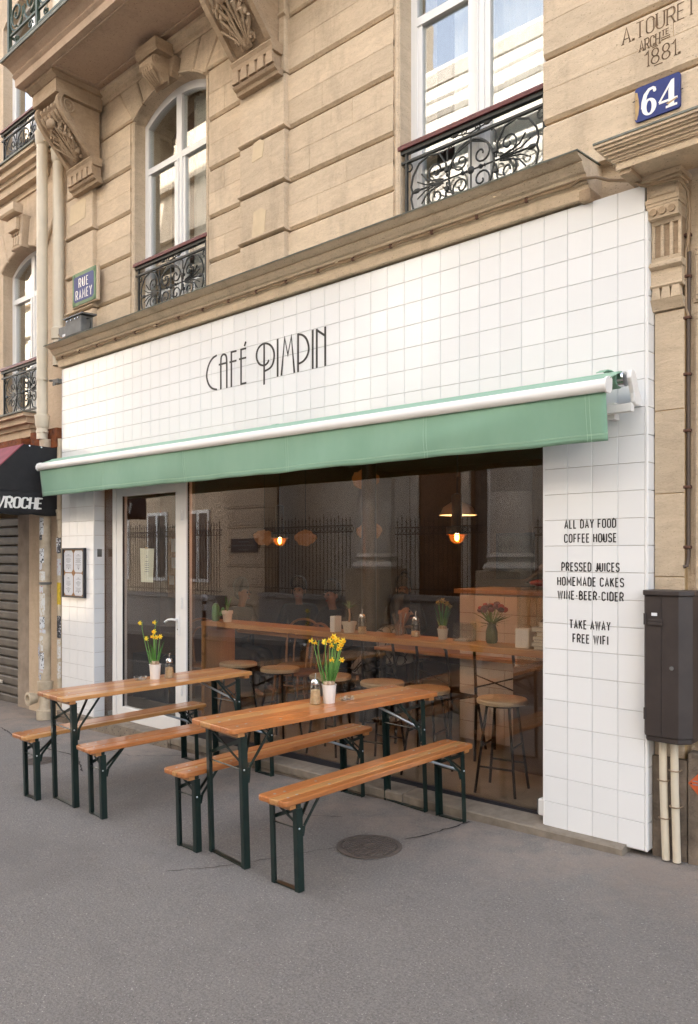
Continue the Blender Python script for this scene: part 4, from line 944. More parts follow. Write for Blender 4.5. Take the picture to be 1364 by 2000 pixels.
MB().box(.003, .181, -.002, .118, 3.522, 3.543).box(.004, .180, .004, .117, 3.505, 3.5215).build('band', STONE, bk)
MB().box(.025, .16, .004, .012, 3.555, 3.610).build('raised_panel', STONE, bk, bevel=.006)
MB().prism([(.118, 3.504), (.006, 3.504), (.012, 3.440), (.04, 3.436), (.06, 3.440), (.118, 3.440)], 'x', .010, .175).build('circle_block', STONE, bk)
for k in range(3): MB().lathe([(.019, 0), (.019, .012), (.012, .010), (.0005, .004)], (.045 + k * .048, -.001, 3.472), 14, 'y').build('circle', STONE_LO, bk)
fl = MB().box(.018, .176, .060, .118, 3.215, 3.438).build('fluted_shaft', STONE_LO, bk)
for x in (.018, .066, .114, .158): MB().box(x, x + .018, .046, .0602, 3.24, 3.415).build('fillet', STONE, fl, bevel=.004)
for z0, z1 in ((3.215, 3.2398), (3.4152, 3.438)): MB().box(.018, .176, .0465, .0603, z0, z1).build('fillet', STONE, fl)
MB().prism([(.118, 3.214), (.035, 3.214), (.020, 3.198), (.020, 3.185), (.040, 3.175), (.118, 3.175)], 'x', .004, .186).build('lower_moulding', STONE, bk)
MB().box(.012, .180, .048, .118, 3.095, 3.174).prism([(.118, 3.094), (.040, 3.094), (.034, 3.084), (.044, 3.075), (.118, 3.075)], 'x', .006, .184).build('lower_block', STONE, bk)
for k in range(3):
    x = .044 + k * .052; MB().prism([(x - .018, 3.074), (x + .018, 3.074), (x + .025, 3.015), (x - .025, 3.015)], 'y', .040, .084).build('gutta', STONE, bk)
MB().prism([(.118, 3.014), (.036, 3.014), (.055, 2.985), (.07, 2.96), (.118, 2.96)], 'x', .012, .182).build('lower_foot', STONE, bk)
zs = [.55, 1.05, 1.52, 1.97, 2.42, 2.955]
for a, b in zip(zs, zs[1:]): MB().chbox(.020, .178, .085, .1305, a + .002, b - .002, .003).build('pilaster_block', STONE, BLD)
MB().box(.018, .180, .092, .1302, .5, 2.95).build('mortar_joint', MORTAR, BLD)
MB().box(.0185, .20, .06, .1302, -.1, .55).build('plinth', CEMENT, BLD)
# panelled surround right of the pilaster
def panel(x0, x1, z0, z1, y):
    f = MB().box(x0, x1, y, .1304, z0, z1).build('surround_panel', STONE, BLD)
    m = .035
    MB().box(x0 + .012, x1 - .012, y - .016, y - .0005, z1 - m, z1 - .01).box(x0 + .012, x1 - .012, y - .016, y - .0005, z0 + .01, z0 + m).box(x0 + .012, x0 + m, y - .015, y - .0006, z0 + m, z1 - m).box(x1 - m, x1 - .012, y - .015, y - .0006, z0 + m, z1 - m).build('panel_moulding', STONE, f, bevel=.005)
    MB().chbox(x0 + m + .02, x1 - m - .02, y - .02, y + .005, z0 + m + .02, z1 - m - .02, .018).build('panel_field', STONE, f)
panel(.218, .72, 2.98, 3.26, .116); panel(.218, .72, .64, 2.92, .116)
MB().box(.20, .217, .122, .1303, .55, 3.64).box(.218, .72, .121, .1302, 2.925, 2.975).box(.218, .72, .1205, .1302, 3.265, 3.64).build('surround_edge', STONE, BLD)
dr = MB().box(.80, 2.3, .10, .1303, .02, 3.3).build('entrance_door', DGREEN, BLD)
for a, b in ((.86, 1.5), (1.6, 2.24)):
    for z0, z1 in ((.15, 1.0), (1.12, 3.15)): MB().chbox(a, b, .085, .1, z0, z1, .012).build('door_panel', DGREEN, dr)
MB().box(.205, .79, .052, .1301, -.1, .60).build('cement_plinth', CEMENT, BLD, bevel=.01)
gs = thing('gas_marker', 'small orange diamond plate on the rough plinth at the right edge', 'marker plate', (.262, .05, .44))
MB().prism([(.262 - .05, .44), (.262, .385), (.262 + .05, .44), (.262, .495)], 'y', .046, .0515).build('plate', simple('orange_plate', (.50, .10, .03), .5, nz=.2), gs)
for dz in (.012, -.006): MB().box(.235, .285, .0452, .0459, .44 + dz, .446 + dz).build('print_line', INK, gs)
for dx, dz in ((-.035, 0), (.035, 0)): MB().sphere((.262 + dx, .046, .44), .004, 6, 4).build('screw', IRON, gs)
# ---- brown meter box and its pipes
MT = thing('meter_box', 'tall dark brown metal utility box mounted at the right end of the tiles', 'utility box', (.15, -.02, .66))
P = [(.010, .10), (.010, -.030), (.030, -.072), (.205, -.072), (.258, -.015), (.258, .10)]
MB().prism(P, 'z', .685, 1.425).build('body', BOXM, MT, bevel=.003)
MB().prism([(.004, .10), (.004, -.036), (.026, -.084), (.211, -.084), (.268, -.021), (.268, .10)], 'z', 1.4255, 1.452).build('lid', BOXM, MT, bevel=.004)
MB().prism([(.016, .09), (.016, -.025), (.036, -.065), (.200, -.065), (.250, -.010), (.250, .09)], 'z', .655, .6845).build('bottom_tray', BOXM, MT, bevel=.006)
MB().box(.115, .1165, -.0735, -.0721, .69, 1.42).build('seam', BLACKF, MT)
MB().box(.05, .125, -.077, -.0722, 1.285, 1.30).box(.05, .125, -.081, -.0722, 1.268, 1.2845).build('latch_flap', BOXM, MT, bevel=.003)
MB().box(.065, .095, -.0735, -.0722, 1.318, 1.334).build('white_label', PAPER, MT)
MB().lathe([(.011, 0), (.011, -.004), (.004, -.005), (.0005, -.003)], (.17, -.0722, 1.05), 12, 'y').build('lock', GREYBOX, MT)
for z in (.80, 1.30): MB().tube([(.030, -.076, z - .03), (.030, -.076, z + .03)], .006, 7).build('hinge', BOXM, MT)
UP = thing('conduit_pair', 'two cream conduit pipes with clips running from the brown box to the pavement', 'pipes', (.12, .03, 0))
for x, xb in ((.090, .108), (.150, .165)):
    MB().tube([(x, .018, .665), (x + .004, .018, .4), (xb, .016, .02)], .0205, 12).build('conduit', CAST, UP, smooth=True)
for x, z in ((.094, .44), (.099, .24), (.151, .50), (.155, .31)):
    MB().tube([(x - .028, .05, z), (x - .026, .006, z), (x - .014, -.006, z), (x + .014, -.006, z), (x + .026, .006, z), (x + .028, .05, z)], .0035, 5).build('clip', CABLE, UP, smooth=True)

# ================================================================ tiled cafe front
SF = thing('tiled_shopfront', 'white tiled cafe shopfront lettered with its name above a wide window', 'shopfront', (-3.17, .0, 0))
TOP = 3.637; OPL, OPR, OPT = -5.691, -.60, 2.44
XB = [-.15 * c for c in range(26)] + [-3.75 - .153 * c for c in range(1, 13)] + [-5.691 - .1625 * c for c in range(5)]
ZB = [TOP] + [3.49 - .15 * r for r in range(24)] + [-.03]
wallm = MB().box(-6.341, -.001, .0085, .129, OPT + .0005, TOP - .002)
wallm.box(OPR + .0005, -.001, .0085, .129, .035, OPT); wallm.box(-6.341, OPL - .0005, .0085, .129, -.03, OPT)
wallm.build('grout_backing', GROUT, SF)
tm = MB().chbox(-.5, .5, 0, .0082, -.5, .5, .0)
def tile_mesh(w_, h_):
    return MB().chbox(-w_ / 2, w_ / 2, 0, .0084, -h_ / 2, h_ / 2, .0016)
cells = []
cam_p = Vector(cam_o.location); fwd = Vector((-sin(.7383), cos(.7383), 0))
for i in range(len(XB) - 1):
    x1, x0 = XB[i], XB[i + 1]
    for j in range(len(ZB) - 1):
        z1, z0 = ZB[j], ZB[j + 1]; xm, zm = (x0 + x1) / 2, (z0 + z1) / 2
        if OPL + .001 < xm < OPR - .001 and zm < OPT: continue
        if xm > OPR and z0 < .03: continue
        cells.append(((Vector((xm, 0, zm)) - cam_p).dot(fwd), xm, zm, x1 - x0 - .0024, z1 - z0 - .0024))
ret = []                                               # returns: right end and left reveal
for j in range(1, len(ZB) - 2): ret.append((.0152, .062, (ZB[j] + ZB[j + 1]) / 2, .096, ZB[j] - ZB[j + 1] - .0034, pi / 2))
for j in range(8, len(ZB) - 1): ret.append((OPL + .0088, .064, (ZB[j] + ZB[j + 1]) / 2, .118, ZB[j] - ZB[j + 1] - .0034, pi / 2))
cells.sort(); meshes = {}
near = cells[:255]; far = cells[255:]
for d, x, z, tw, th in near:
    k = (round(tw, 4), round(th, 4))
    if k not in meshes: o = tile_mesh(tw, th).build('tile', TILE, SF, local=True, smooth=False); meshes[k] = o
    else: o = meshes[k].copy(); COL.objects.link(o)
    o.parent = SF; o.location = (x - BASE['tiled_shopfront'].x, 0, z)
    o.rotation_euler = (random.gauss(0, .0022), 0, random.gauss(0, .0022))
mb = MB()
for d, x, z, tw, th in far:
    q = tile_mesh(tw, th); tx, tz = random.gauss(0, .0022), random.gauss(0, .0022)
    mb.add([(p[0] + x, p[1] + p[0] * tz + p[2] * tx, p[2] + z) for p in q.v], q.f)
tag(mb.build('far_tiles', TILE, SF), kind='stuff')
for x, y, z, tw, th, rz in ret:
    k = (round(tw, 4), round(th, 4))
    if k not in meshes: o = tile_mesh(tw, th).build('tile', TILE, SF, local=True); meshes[k] = o
    else: o = meshes[k].copy(); COL.objects.link(o)
    o.parent = SF; o.location = (x - BASE['tiled_shopfront'].x, y, z); o.rotation_euler = (random.gauss(0, .002), 0, rz)
MB().box(.0, .0064, .011, .115, .04, 3.49).build('grout_backing', GROUT, SF)
MB().box(OPL - .0003, OPL + .0002, .0, .13, -.03, OPT).build('grout_backing', GROUT, SF)
for x0, x1, z0 in ((.0008, .0155, .038), (OPL - .001, OPL + .0115, -.03)): MB().box(x0, x1, -.0018, .0135, z0, 3.49 if x0 > -1 else OPT).build('corner_trim', TRIM, SF, bevel=.004, seg=3)
MB().box(OPR - .006, OPR + .002, -.001, .013, .05, OPT).build('corner_trim', TRIM, SF)
MB().box(-6.372, -6.3415, .02, .12, -.05, 3.63).build('side_trim', STONE_N, SF)
MB().box(OPL, OPR, .09, .30, OPT - .002, OPT + .06).build('lintel', WALLIN, SF)
CAFE = [('C', [[(-3.678, 3.338), (-3.739, 3.324), (-3.788, 3.278), (-3.817, 3.205), (-3.815, 3.161), (-3.788, 3.102), (-3.739, 3.062), (-3.675, 3.047)]]), ('A', [[(-3.623, 3.041), (-3.623, 3.292), (-3.613, 3.323), (-3.584, 3.333), (-3.555, 3.32), (-3.543, 3.29), (-3.543, 3.041)], [(-3.649, 3.253), (-3.543, 3.253)]]), ('F', [[(-3.483, 3.041), (-3.483, 3.337)], [(-3.491, 3.331), (-3.417, 3.331)], [(-3.506, 3.251), (-3.417, 3.251)]]), ('E', [[(-3.358, 3.042), (-3.358, 3.337)], [(-3.366, 3.331), (-3.294, 3.331)], [(-3.383, 3.255), (-3.294, 3.255)], [(-3.365, 3.048), (-3.292, 3.048)], [(-3.315, 3.352), (-3.297, 3.386)]]), ('P', [[(-3.015, 3.188), (-3.038, 3.162), (-3.076, 3.152), (-3.13, 3.171), (-3.163, 3.216), (-3.167, 3.265), (-3.146, 3.305), (-3.099, 3.33), (-3.043, 3.328), (-2.99, 3.3), (-2.957, 3.252), (-2.952, 3.203), (-2.97, 3.145), (-3.008, 3.118), (-3.066, 3.109)], [(-3.073, 3.327), (-3.073, 3.001)]]), ('I', [[(-2.914, 3.337), (-2.914, 3.041)]]), ('M', [[(-2.871, 3.042), (-2.833, 3.330), (-2.797, 3.192), (-2.758, 3.330), (-2.724, 3.042)]]), ('P', [[(-2.683, 3.337), (-2.683, 3.041)], [(-2.683, 3.330), (-2.639, 3.32), (-2.596, 3.288), (-2.57, 3.235), (-2.566, 3.186), (-2.587, 3.142), (-2.629, 3.112), (-2.678, 3.104)]]), ('I', [[(-2.525, 3.335), (-2.525, 3.041)]]), ('N', [[(-2.482, 3.041), (-2.482, 3.334)], [(-2.482, 3.325), (-2.395, 3.267)], [(-2.394, 3.334), (-2.394, 3.041)]])]
def chaikin(q):
    r = [q[0]]
    for a, b in zip(q, q[1:]): r += [(a[0] * .75 + b[0] * .25, a[1] * .75 + b[1] * .25), (a[0] * .25 + b[0] * .75, a[1] * .25 + b[1] * .75)]
    return r + [q[-1]]
for ch, pl in CAFE:
    pl = [chaikin(chaikin(q)) if len(q) > 5 and ch != 'M' else q for q in pl]
    strokes(MB(), pl, (0, -.0006, 0), (1, 0, 0), (0, 0, 1), (0, -1, 0), .0185, .002, .0150).build('letter', LETTER, SF)
for txt, x0, x1, z in (('ALL DAY FOOD', -.466, -.162, 1.792), ('COFFEE HOUSE', -.468, -.159, 1.711), ('PRESSED JUICES', -.485, -.142, 1.547), ('HOMEMADE CAKES', -.511, -.117, 1.463), ('WINE-BEER-CIDER', -.509, -.119, 1.384), ('TAKE AWAY', -.435, -.194, 1.218), ('FREE WIFI', -.415, -.206, 1.138)):
    mb = MB(); pl, wd = text_polys(txt, .046, .38, .27, .36, width=x1 - x0)
    for g in pl: strokes(mb, g, (x0, -.0006, z), (1, 0, 0), (0, 0, 1), (0, -1, 0), .0068, .0012, .0064)
    tag(mb.build('text_line', LETTER, SF), kind='stuff')
# ---- sill stones
for k, (a, b, dz) in enumerate(((-6.34, -5.35, -.005), (-5.345, -4.27, .0), (-4.265, -3.05, .0), (-3.045, -1.62, .004), (-1.615, -.10, .0))):
    f0 = lambda x: .046 + .010 * x + dz; b0 = lambda x: .078 + .018 * x + dz
    yf = -.058 - .006 * (k % 2)
    vs = []
    for x in (a, b):
        g = gz(x, -.05) - .05
        vs += [(x, yf, f0(x) - .008), (x, yf + .010, f0(x)), (x, .16, b0(x)), (x, .16, g), (x, yf + .012, g), (x, yf + .012, f0(x) - .060), (x, yf, f0(x) - .055)]
    n = 7; fs = [tuple(range(n)), tuple(range(2 * n - 1, n - 1, -1))] + [(i, n + i, n + (i + 1) % n, (i + 1) % n) for i in range(n)]
    MB().add(vs, fs).build('sill_stone', SILLM, SF)
    for q in range(3):
        xa = a + (b - a) * q / 3 + .002; xb = a + (b - a) * (q + 1) / 3 - .002
        MB().box(xa, xb, yf + .003, yf + .0115, min(gz(xa, -.05), gz(xb, -.05)) - .03, min(f0(xa), f0(xb)) - .064).build('sill_face', SILLD, SF)
vs = []
MB().box(-4.24, -.66, .102, .124, -.02, .075).build('base_gasket', BLACKF, SF)
pf = MB().box(-5.70, -4.30, -.068, -.052, -.13, -.008).build('perforated_vent', SILLM, SF)
for i in range(24):
    for j in range(3): MB().lathe([(.006, 0), (.006, -.0012), (.0005, -.0012)], (-5.62 + i * .055 + (j % 2) * .02, -.0682, -.10 + j * .032), 6, 'y').build('vent_hole', BLACKF, pf) if (i + j) % 2 == 0 else None
# ---- big shop window
SWN = MB().box(-4.245, -.601, .122, .130, -.015, OPT - .003).build('shop_window', SHOPGL, SF)
MB().box(-4.251, -4.2452, .118, .134, -.03, OPT - .003).build('edge_strip', DMETAL, SWN)
MB().box(OPL + .012, -5.497, .128, .134, -.02, OPT - .003).build('side_light', GLASS, SF)
MB().box(-.652, -.602, .02, .098, .088, .186).build('door_stop_box', UPVC, SF, bevel=.008)
MB().box(-.664, -.653, .03, .09, .094, .180).build('door_stop_cap', GREYBOX, SF, bevel=.004)
# ---- glazed door
DO = thing('glazed_door', 'white framed glass door with lever handle left of the shop window', 'door', (-4.88, .16, .0))
fx0, fx1 = -5.495, -4.252
MB().box(fx0, fx0 + .065, .10, .17, -.03, OPT - .003).box(fx1 - .065, fx1, .10, .17, -.03, OPT - .003).box(fx0 + .065, fx1 - .065, .10, .17, 2.33, OPT - .003).build('frame', UPVC, DO, bevel=.004)
lf = MB().box(-5.425, -5.322, .105, .165, -.01, 2.325).box(-4.422, -4.319, .105, .165, -.01, 2.325).box(-5.322, -4.422, .105, .165, 2.225, 2.325).box(-5.322, -4.422, .105, .165, -.01, .125).build('leaf', UPVC, DO, bevel=.005)
MB().box(-5.33, -4.414, .132, .138, .115, 2.235).build('pane', GLASS, lf)
for p in ((-5.322, -5.318, .125, 2.225), (-4.426, -4.422, .125, 2.225)): MB().box(p[0], p[1], .110, .131, p[2], p[3]).build('gasket', BLACKF, lf)
for z in (.4, 1.2, 2.0): MB().tube([(-4.312, .092, z - .05), (-4.312, .092, z + .05)], .009, 8).build('hinge', UPVC, DO)
hp = MB().box(-4.385, -4.357, .092, .105, .90, 1.08).build('handle', UPVC, lf, bevel=.006)
MB().tube([(-4.371, .09, 1.045), (-4.371, .055, 1.045), (-4.40, .05, 1.047), (-4.46, .05, 1.040), (-4.51, .05, 1.015)], [.011, .011, .011, .010, .010], 8).build('lever', UPVC, hp, smooth=True)
MB().lathe([(.006, 0), (.006, -.002), (.0005, -.002)], (-4.371, .0918, .955), 8, 'y').build('keyhole', BLACKF, hp)
NO = tag(MB().prism([(-5.055, 1.705), (-4.815, 1.700), (-4.835, 1.375), (-5.035, 1.375)], 'y', .1385, .1400).build('paper_notice', CREAMP, None, center=True), 'cream paper notice taped inside the glass door', 'notice')
for z, a, b in ((1.63, -4.95, -4.93), (1.615, -4.955, -4.92), (1.575, -4.97, -4.91), (1.55, -4.975, -4.905), (1.535, -4.97, -4.905), (1.515, -4.975, -4.90), (1.495, -4.97, -4.91), (1.475, -4.975, -4.905)):
    o = MB().box(a, b, .1382, .1384, z, z + .005).build('print_line', INK, None, center=True); o.parent = NO; o.location = o.location - NO.location
o = MB().box(-4.965, -4.915, .1380, .1388, 1.695, 1.715).build('tape', MORTAR, None, center=True); o.parent = NO; o.location = o.location - NO.location
# ---- framed menu on the left pillar
ME = thing('menu_board', 'black framed menu board with four white cards on the left tiled pillar', 'menu board', (-6.05, -.02, 1.45))
mx0, mx1, mz0, mz1 = -6.263, -5.838, 1.203, 1.700
MB().box(mx0, mx1, -.018, -.001, mz0, mz1).build('cork_backing', CORKB, ME)
MB().box(mx0 - .012, mx0 + .006, -.034, -.0005, mz0 - .012, mz1 + .012).box(mx1 - .006, mx1 + .012, -.034, -.0005, mz0 - .012, mz1 + .012).box(mx0 + .006, mx1 - .006, -.034, -.0005, mz1 - .004, mz1 + .012).box(mx0 + .006, mx1 - .006, -.034, -.0005, mz0 - .012, mz0 + .004).build('frame', BLACKF, ME)
rr = random.Random(3)
for i in range(2):
    for j in range(2):
        a = mx0 + .012 + i * .205; b = a + .185; c = mz0 + .010 + j * .243; d = c + .232; k = .03
        cd = MB().prism([(a + k, c), (b - k, c), (b, c + k), (b, d - k), (b - k, d), (a + k, d), (a, d - k), (a, c + k)], 'y', -.0205, -.0185).build('menu_card', PAPER, ME)
        m = MB(); xm = (a + b) / 2
        for q in range(13):
            if q in (2, 8): continue
            hw = .018 if q == 0 else rr.uniform(.02, .06); m.box(xm - hw, xm + hw, -.0210, -.0206, d - .05 - q * .0115, d - .0465 - q * .0115 + (.002 if q == 0 else 0))
        m.box(xm - .004, xm + .008, -.0210, -.0206, c + .03, c + .045)
        tag(m.build('printed_text', INK, cd), kind='stuff')
tag(MB().box(-5.682, -5.678, .04, .09, 1.62, 1.70).build('metal_tag', GREYBOX, None, center=True), 'small worn metal plate on the tiled door reveal', 'plate')
# ---- awning
AW = thing('awning', 'sage green retractable awning with white front bar over the cafe window', 'awning', (-3.17, -.15, 2.55))
ax0, ax1 = -6.26, -.085
zl = lambda x: 2.487 + (x - ax1) / (ax0 - ax1) * .034
def along(prof, x0, x1, name, mat, parent=None, **k):
    vs = []
    for x in (x0, x1): vs += [(x, y, z + zl(x)) for y, z in prof]
    n = len(prof); fs = [tuple(range(n)), tuple(range(2 * n - 1, n - 1, -1))] + [(i, n + i, n + (i + 1) % n, (i + 1) % n) for i in range(n)]
    return MB().add(vs, fs).build(name, mat, parent or AW, **k)
along([(-.272, .0), (-.305, .0), (-.318, .012), (-.322, .035), (-.312, .060), (-.290, .072), (-.262, .076), (-.250, .070), (-.255, .02)], ax0, ax1, 'front_bar', WPAINT, smooth=True)
for x in (ax0 - .012, ax1): along([(-.268, -.006), (-.31, -.006), (-.326, .012), (-.328, .04), (-.315, .068), (-.29, .080), (-.258, .084), (-.242, .07), (-.246, .01)], x, x + .012, 'end_cap', WPAINT, smooth=True)
MB().tube([(ax0 - .02, -.130, 2.608), (-.085, -.130, 2.574)], .046, 18).build('fabric_roll', AWN, AW, smooth=True)
MB().tube([(-.0849, -.130, 2.574), (-.050, -.130, 2.574)], .040, 18).build('roller_end', CHROME, AW, smooth=True)
along([(-.268, .074), (-.13, .128), (-.13, .133), (-.268, .079)], ax0, ax1 + .015, 'fabric_top', AWN)
MB().box(ax0, -.03, -.105, -.065, 2.405, 2.450).build('square_bar', WPAINT, AW, bevel=.004)
for x0, x1 in ((-.040, -.014), (ax0 - .09, ax0 - .064)):
    MB().prism([(-.004, 2.440), (-.075, 2.440), (-.098, 2.455), (-.104, 2.50), (-.125, 2.54), (-.146, 2.575), (-.142, 2.607), (-.120, 2.622), (-.090, 2.615), (-.065, 2.58), (-.035, 2.52), (-.004, 2.49)], 'x', x0, x1).build('end_plate', WPAINT, AW, bevel=.006, seg=3)
for x in (-.19, -2.85, -4.05, -5.5, -6.1):
    MB().prism([(-.004, 2.648), (-.04, 2.655), (-.09, 2.650), (-.135, 2.632), (-.137, 2.627), (-.09, 2.643), (-.04, 2.648), (-.004, 2.642)], 'x', x - .024, x + .024).build('top_bracket', AWN, AW)
for x in (-.16, -1.7, -3.3, -4.9, -6.1): MB().box(x - .02, x + .02, -.064, -.003, 2.38, 2.47).build('wall_bracket', WPAINT, AW)
# valance
nx, nz_ = 150, 12; vs = []; fs = []
def vy(u, v):
    return -.288 + v * (.004 * sin(u * 33 + 1.6 * v) + .003 * sin(u * 61 + 3.1 * v) + .010 * sin(u * 13.0 + 2 * v) + .012 * math.exp(-((u - .97) / .03) ** 2) + .008 * math.exp(-((u - .03) / .03) ** 2)) + .012 * v * v - (.008 * sin(pi * min(1, v * 1.2)) * math.exp(-((u - .90 + .1 * v) / .05) ** 2))
for i in range(nx + 1):
    u = i / nx; x = ax0 + .01 + (ax1 - .012 - ax0) * u
    zt_, zb_ = zl(x) + .004, 2.236 + (1 - u) * .012 + .002 * sin(u * 40) + .0015 * sin(u * 93)
    for j in range(nz_ + 1): v = j / nz_; vs.append((x, vy(u, v), zt_ + (zb_ - zt_) * v))
for i in range(nx):
    for j in range(nz_): a = i * (nz_ + 1) + j; fs.append((a, a + 1, a + nz_ + 2, a + nz_ + 1))
va = MB().add(vs, fs).build('valance', AWN, AW, smooth=True)
sd = va.modifiers.new('cloth', 'SOLIDIFY'); sd.thickness = .0018
def on_val(u, v, dy=-.0026):
    x = ax0 + .01 + (ax1 - .012 - ax0) * u; zt_, zb_ = zl(x) + .004, 2.236 + (1 - u) * .012 + .002 * sin(u * 40) + .0015 * sin(u * 93)
    return (x, vy(u, v) + dy, zt_ + (zb_ - zt_) * v)
for v in (.845, .865): MB().tube([on_val(i / 120, v, -.0022) for i in range(121)], .0010, 4).build('hem_stitch', STITCH, va)
for u in (.20, .405, .607, .81, .983):
    for du in (-.0018, .0018): MB().tube([on_val(u + du, j / 12, -.0022) for j in range(13)], .0010, 4).build('seam_stitch', STITCH, va)

# ================================================================ neighbouring building on the left
NB = thing('left_building', 'paler neighbouring building with arched window and shutter at the left edge', 'building', (-8, .1, 0))
na, nb_ = -8.02, -6.92
core = MB()
core.box(-14, na, .12, .6, 2.2, 12); core.box(nb_, -6.38, .12, .6, 2.2, 12)
core.box(na, nb_, .121, .6, 5.45, 6.2); core.box(na, nb_, .121, .6, 2.2, 3.28); core.box(na, nb_, .121, .6, 8.5, 12)
core.box(-14, -6.38, .601, 8, -.8, 12); core.box(-20, -9.2, .13, 14, 12.001, 25); core.box(-20, -14.001, .13, 14, -2.5, 12); core.box(-6.95, -6.38, .122, .6, -.8, 2.199); core.box(-14, -9.8, .12, .6, -.8, 2.199)  # includes an unseen tall block added to shadow houses across the street
core.build('wall', STONE_N, NB)
for zc0, spr_ in ((5.08, 5.08), (8.1, 8.1)):
    cx = (na + nb_) / 2; hw = (nb_ - na) / 2; R = (hw ** 2 + RISE ** 2) / (2 * RISE); th = math.degrees(math.asin(hw / R))
    pts = [(cx + R * sin(radians(q)), spr_ + RISE - R + R * cos(radians(q))) for q in [th - 2 * th * i / 14 for i in range(15)]]
    MB().prism([(na, spr_ + .38), (nb_, spr_ + .38)] + pts, 'y', .1195, .599).build('arch_soffit', STONE_N, NB)
    if spr_ < 6:
        zc = spr_ + RISE - R; thr = math.asin(hw / R); ang = [thr * f for f in (-1, -.62, -.26, .26, .62, 1)]
        for i in (0, 1, 3, 4):
            t0, t1 = ang[i] + .008, ang[i + 1] - .008
            inn = [(cx + R * sin(t0 + (t1 - t0) * k / 5), zc + R * cos(t0 + (t1 - t0) * k / 5)) for k in range(6)]
            MB().polystone(inn + [(cx + (5.56 - zc) * math.tan(t1), 5.56), (cx + (5.56 - zc) * math.tan(t0), 5.56)], .085, .13, .012).build('voussoir', STONE_N, NB)
        ks = MB().polystone([(cx - .13, 5.24), (cx + .13, 5.24), (cx + .17, 5.60), (cx - .17, 5.60)], .02, .12, .01).build('keystone', STONE_N, NB)
        MB().prism([(.02, 5.60), (-.08, 5.60), (-.10, 5.62), (-.10, 5.70), (.02, 5.70)], 'x', cx - .19, cx + .19).build('keystone_cap', STONE_N, ks)
        MB().box(cx - .11, cx + .11, -.03, .02, 5.43, 5.575).build('keystone_panel', STONE_N, ks, bevel=.01)
        for k in range(3):
            MB().lathe([(.020, 0), (.020, -.012), (.011, -.010), (.0005, -.004)], (cx - .06 + k * .06, .014, 5.40), 10, 'y').build('circle', STONE_LO, ks)
            MB().box(cx - .078 + k * .06, cx - .042 + k * .06, .006, .019, 5.27, 5.37).build('flute', STONE_N, ks, bevel=.005)
for zt, xr in ((3.265, -6.97), (6.20, -6.72)):
    lay = ((zt - .34, zt - .27, .02), (zt - .27, zt - .18, .10), (zt - .18, zt - .13, .13), (zt - .13, zt - .06, .19), (zt - .06, zt - .02, .24))
    f = MB()
    for z0, z1, e in lay: f.box(-9.5, xr - .20 + e * .8, .12 - e, .1195, z0 + .0005, z1)
    f = f.build('window_ledge', STONE_N, NB)
    MB().box(-9.5, xr + .01, -.14, .1194, zt - .0195, zt).build('ledge_flashing', LEAD, f)
window(NB, na, nb_, 3.28, 5.08, RISE, .27, 4.75, curt=[(na + .05, (na + nb_) / 2 - .05)], frame=UPVC)
window(NB, na, nb_, 6.22, 8.1, RISE, .27, 7.9, curt=[((na + nb_) / 2, nb_)], frame=UPVC)
railing(NB, na + .05, nb_ - .04, 3.33, 3.885, .11); railing(NB, na + .05, nb_ - .04, 6.27, 6.80, .11)
MB().tube([(-7.9, -.16, 3.17), (-7.75, -.17, 3.12), (-7.72, -.16, 2.98), (-7.85, -.12, 2.95)], .007, 5).build('loose_cable', CABLE, NB, smooth=True)
# piers and shutter
MB().box(-7.64, -7.352, .125, .21, -.5, 2.199).build('ribbed_pier', RIBST, NB, bevel=.006)
mb = MB()
for i in range(60): mb.box(-7.637, -7.355, .1235, .1252, -.3 + i * .042, -.3 + i * .042 + .026)
tag(mb.build('pier_rib', RIBST, NB), kind='stuff')
MB().box(-7.35, -6.951, .115, .20, -.5, 2.199).build('plain_pier', STONE_N, NB, bevel=.02)
SH = thing('roller_shutter', 'closed grimy grey roller shutter with horizontal slats at the left edge', 'shutter', (-8.6, .22, 0))
for i in range(21):
    z = -.32 + i * .1155
    MB().prism([(.24, z), (.226, z + .003), (.214, z + .012), (.211, z + .03), (.210, z + .088), (.216, z + .100), (.232, z + .107), (.25, z + .107), (.25, z)], 'x', -9.8, -7.70).build('slat', SHUT, SH)
MB().box(-7.70, -7.64, .19, .26, -.4, 2.2).build('guide_rail', SHUT, SH)
for x0, x1, z0, z1 in ((-8.40, -8.33, 1.505, 1.555), (-8.45, -8.32, .045, .085), (-8.30, -8.22, .03, .07)): MB().box(x0, x1, .1985, .2022, z0, z1).build('torn_sticker', STICKER[4], SH)
MB().box(-9.8, -7.4, .19, .6, -.75, -.33).build('shutter_threshold', GRANITE, SH)
# rusty panel and black awning
RP = thing('rusty_fascia', 'rusty steel fascia strip above the black awning', 'fascia', (-7.0, .05, 2.95))
MB().box(-7.02, -6.42, -.02, .10, 2.81, 3.02).build('panel', RUST, RP)
MB().box(-9.5, -7.03, -.12, .10, 2.885, 2.955).box(-9.5, -7.03, -.10, .099, 2.80, 2.8845).build('ledge', RUST, RP)
BA = thing('black_awning', 'black canvas awning side with white italic lettering and a maroon top', 'awning', (-7.6, -.3, 2.4))
xs = -6.46
ck = [(.09, 2.798), (-.37, 2.808), (-.86, 2.315), (.09, 2.315)]
MB().add([(xs + .003 * (1 if 0 else 0), y, z) for y, z in ck] + [(xs - .004, y, z) for y, z in ck], [(0, 1, 2, 3), (7, 6, 5, 4), (0, 4, 5, 1), (1, 5, 6, 2), (2, 6, 7, 3), (3, 7, 4, 0)]).build('side_cheek', BLACKC, BA)
mb = MB(); vs = []; n = 40
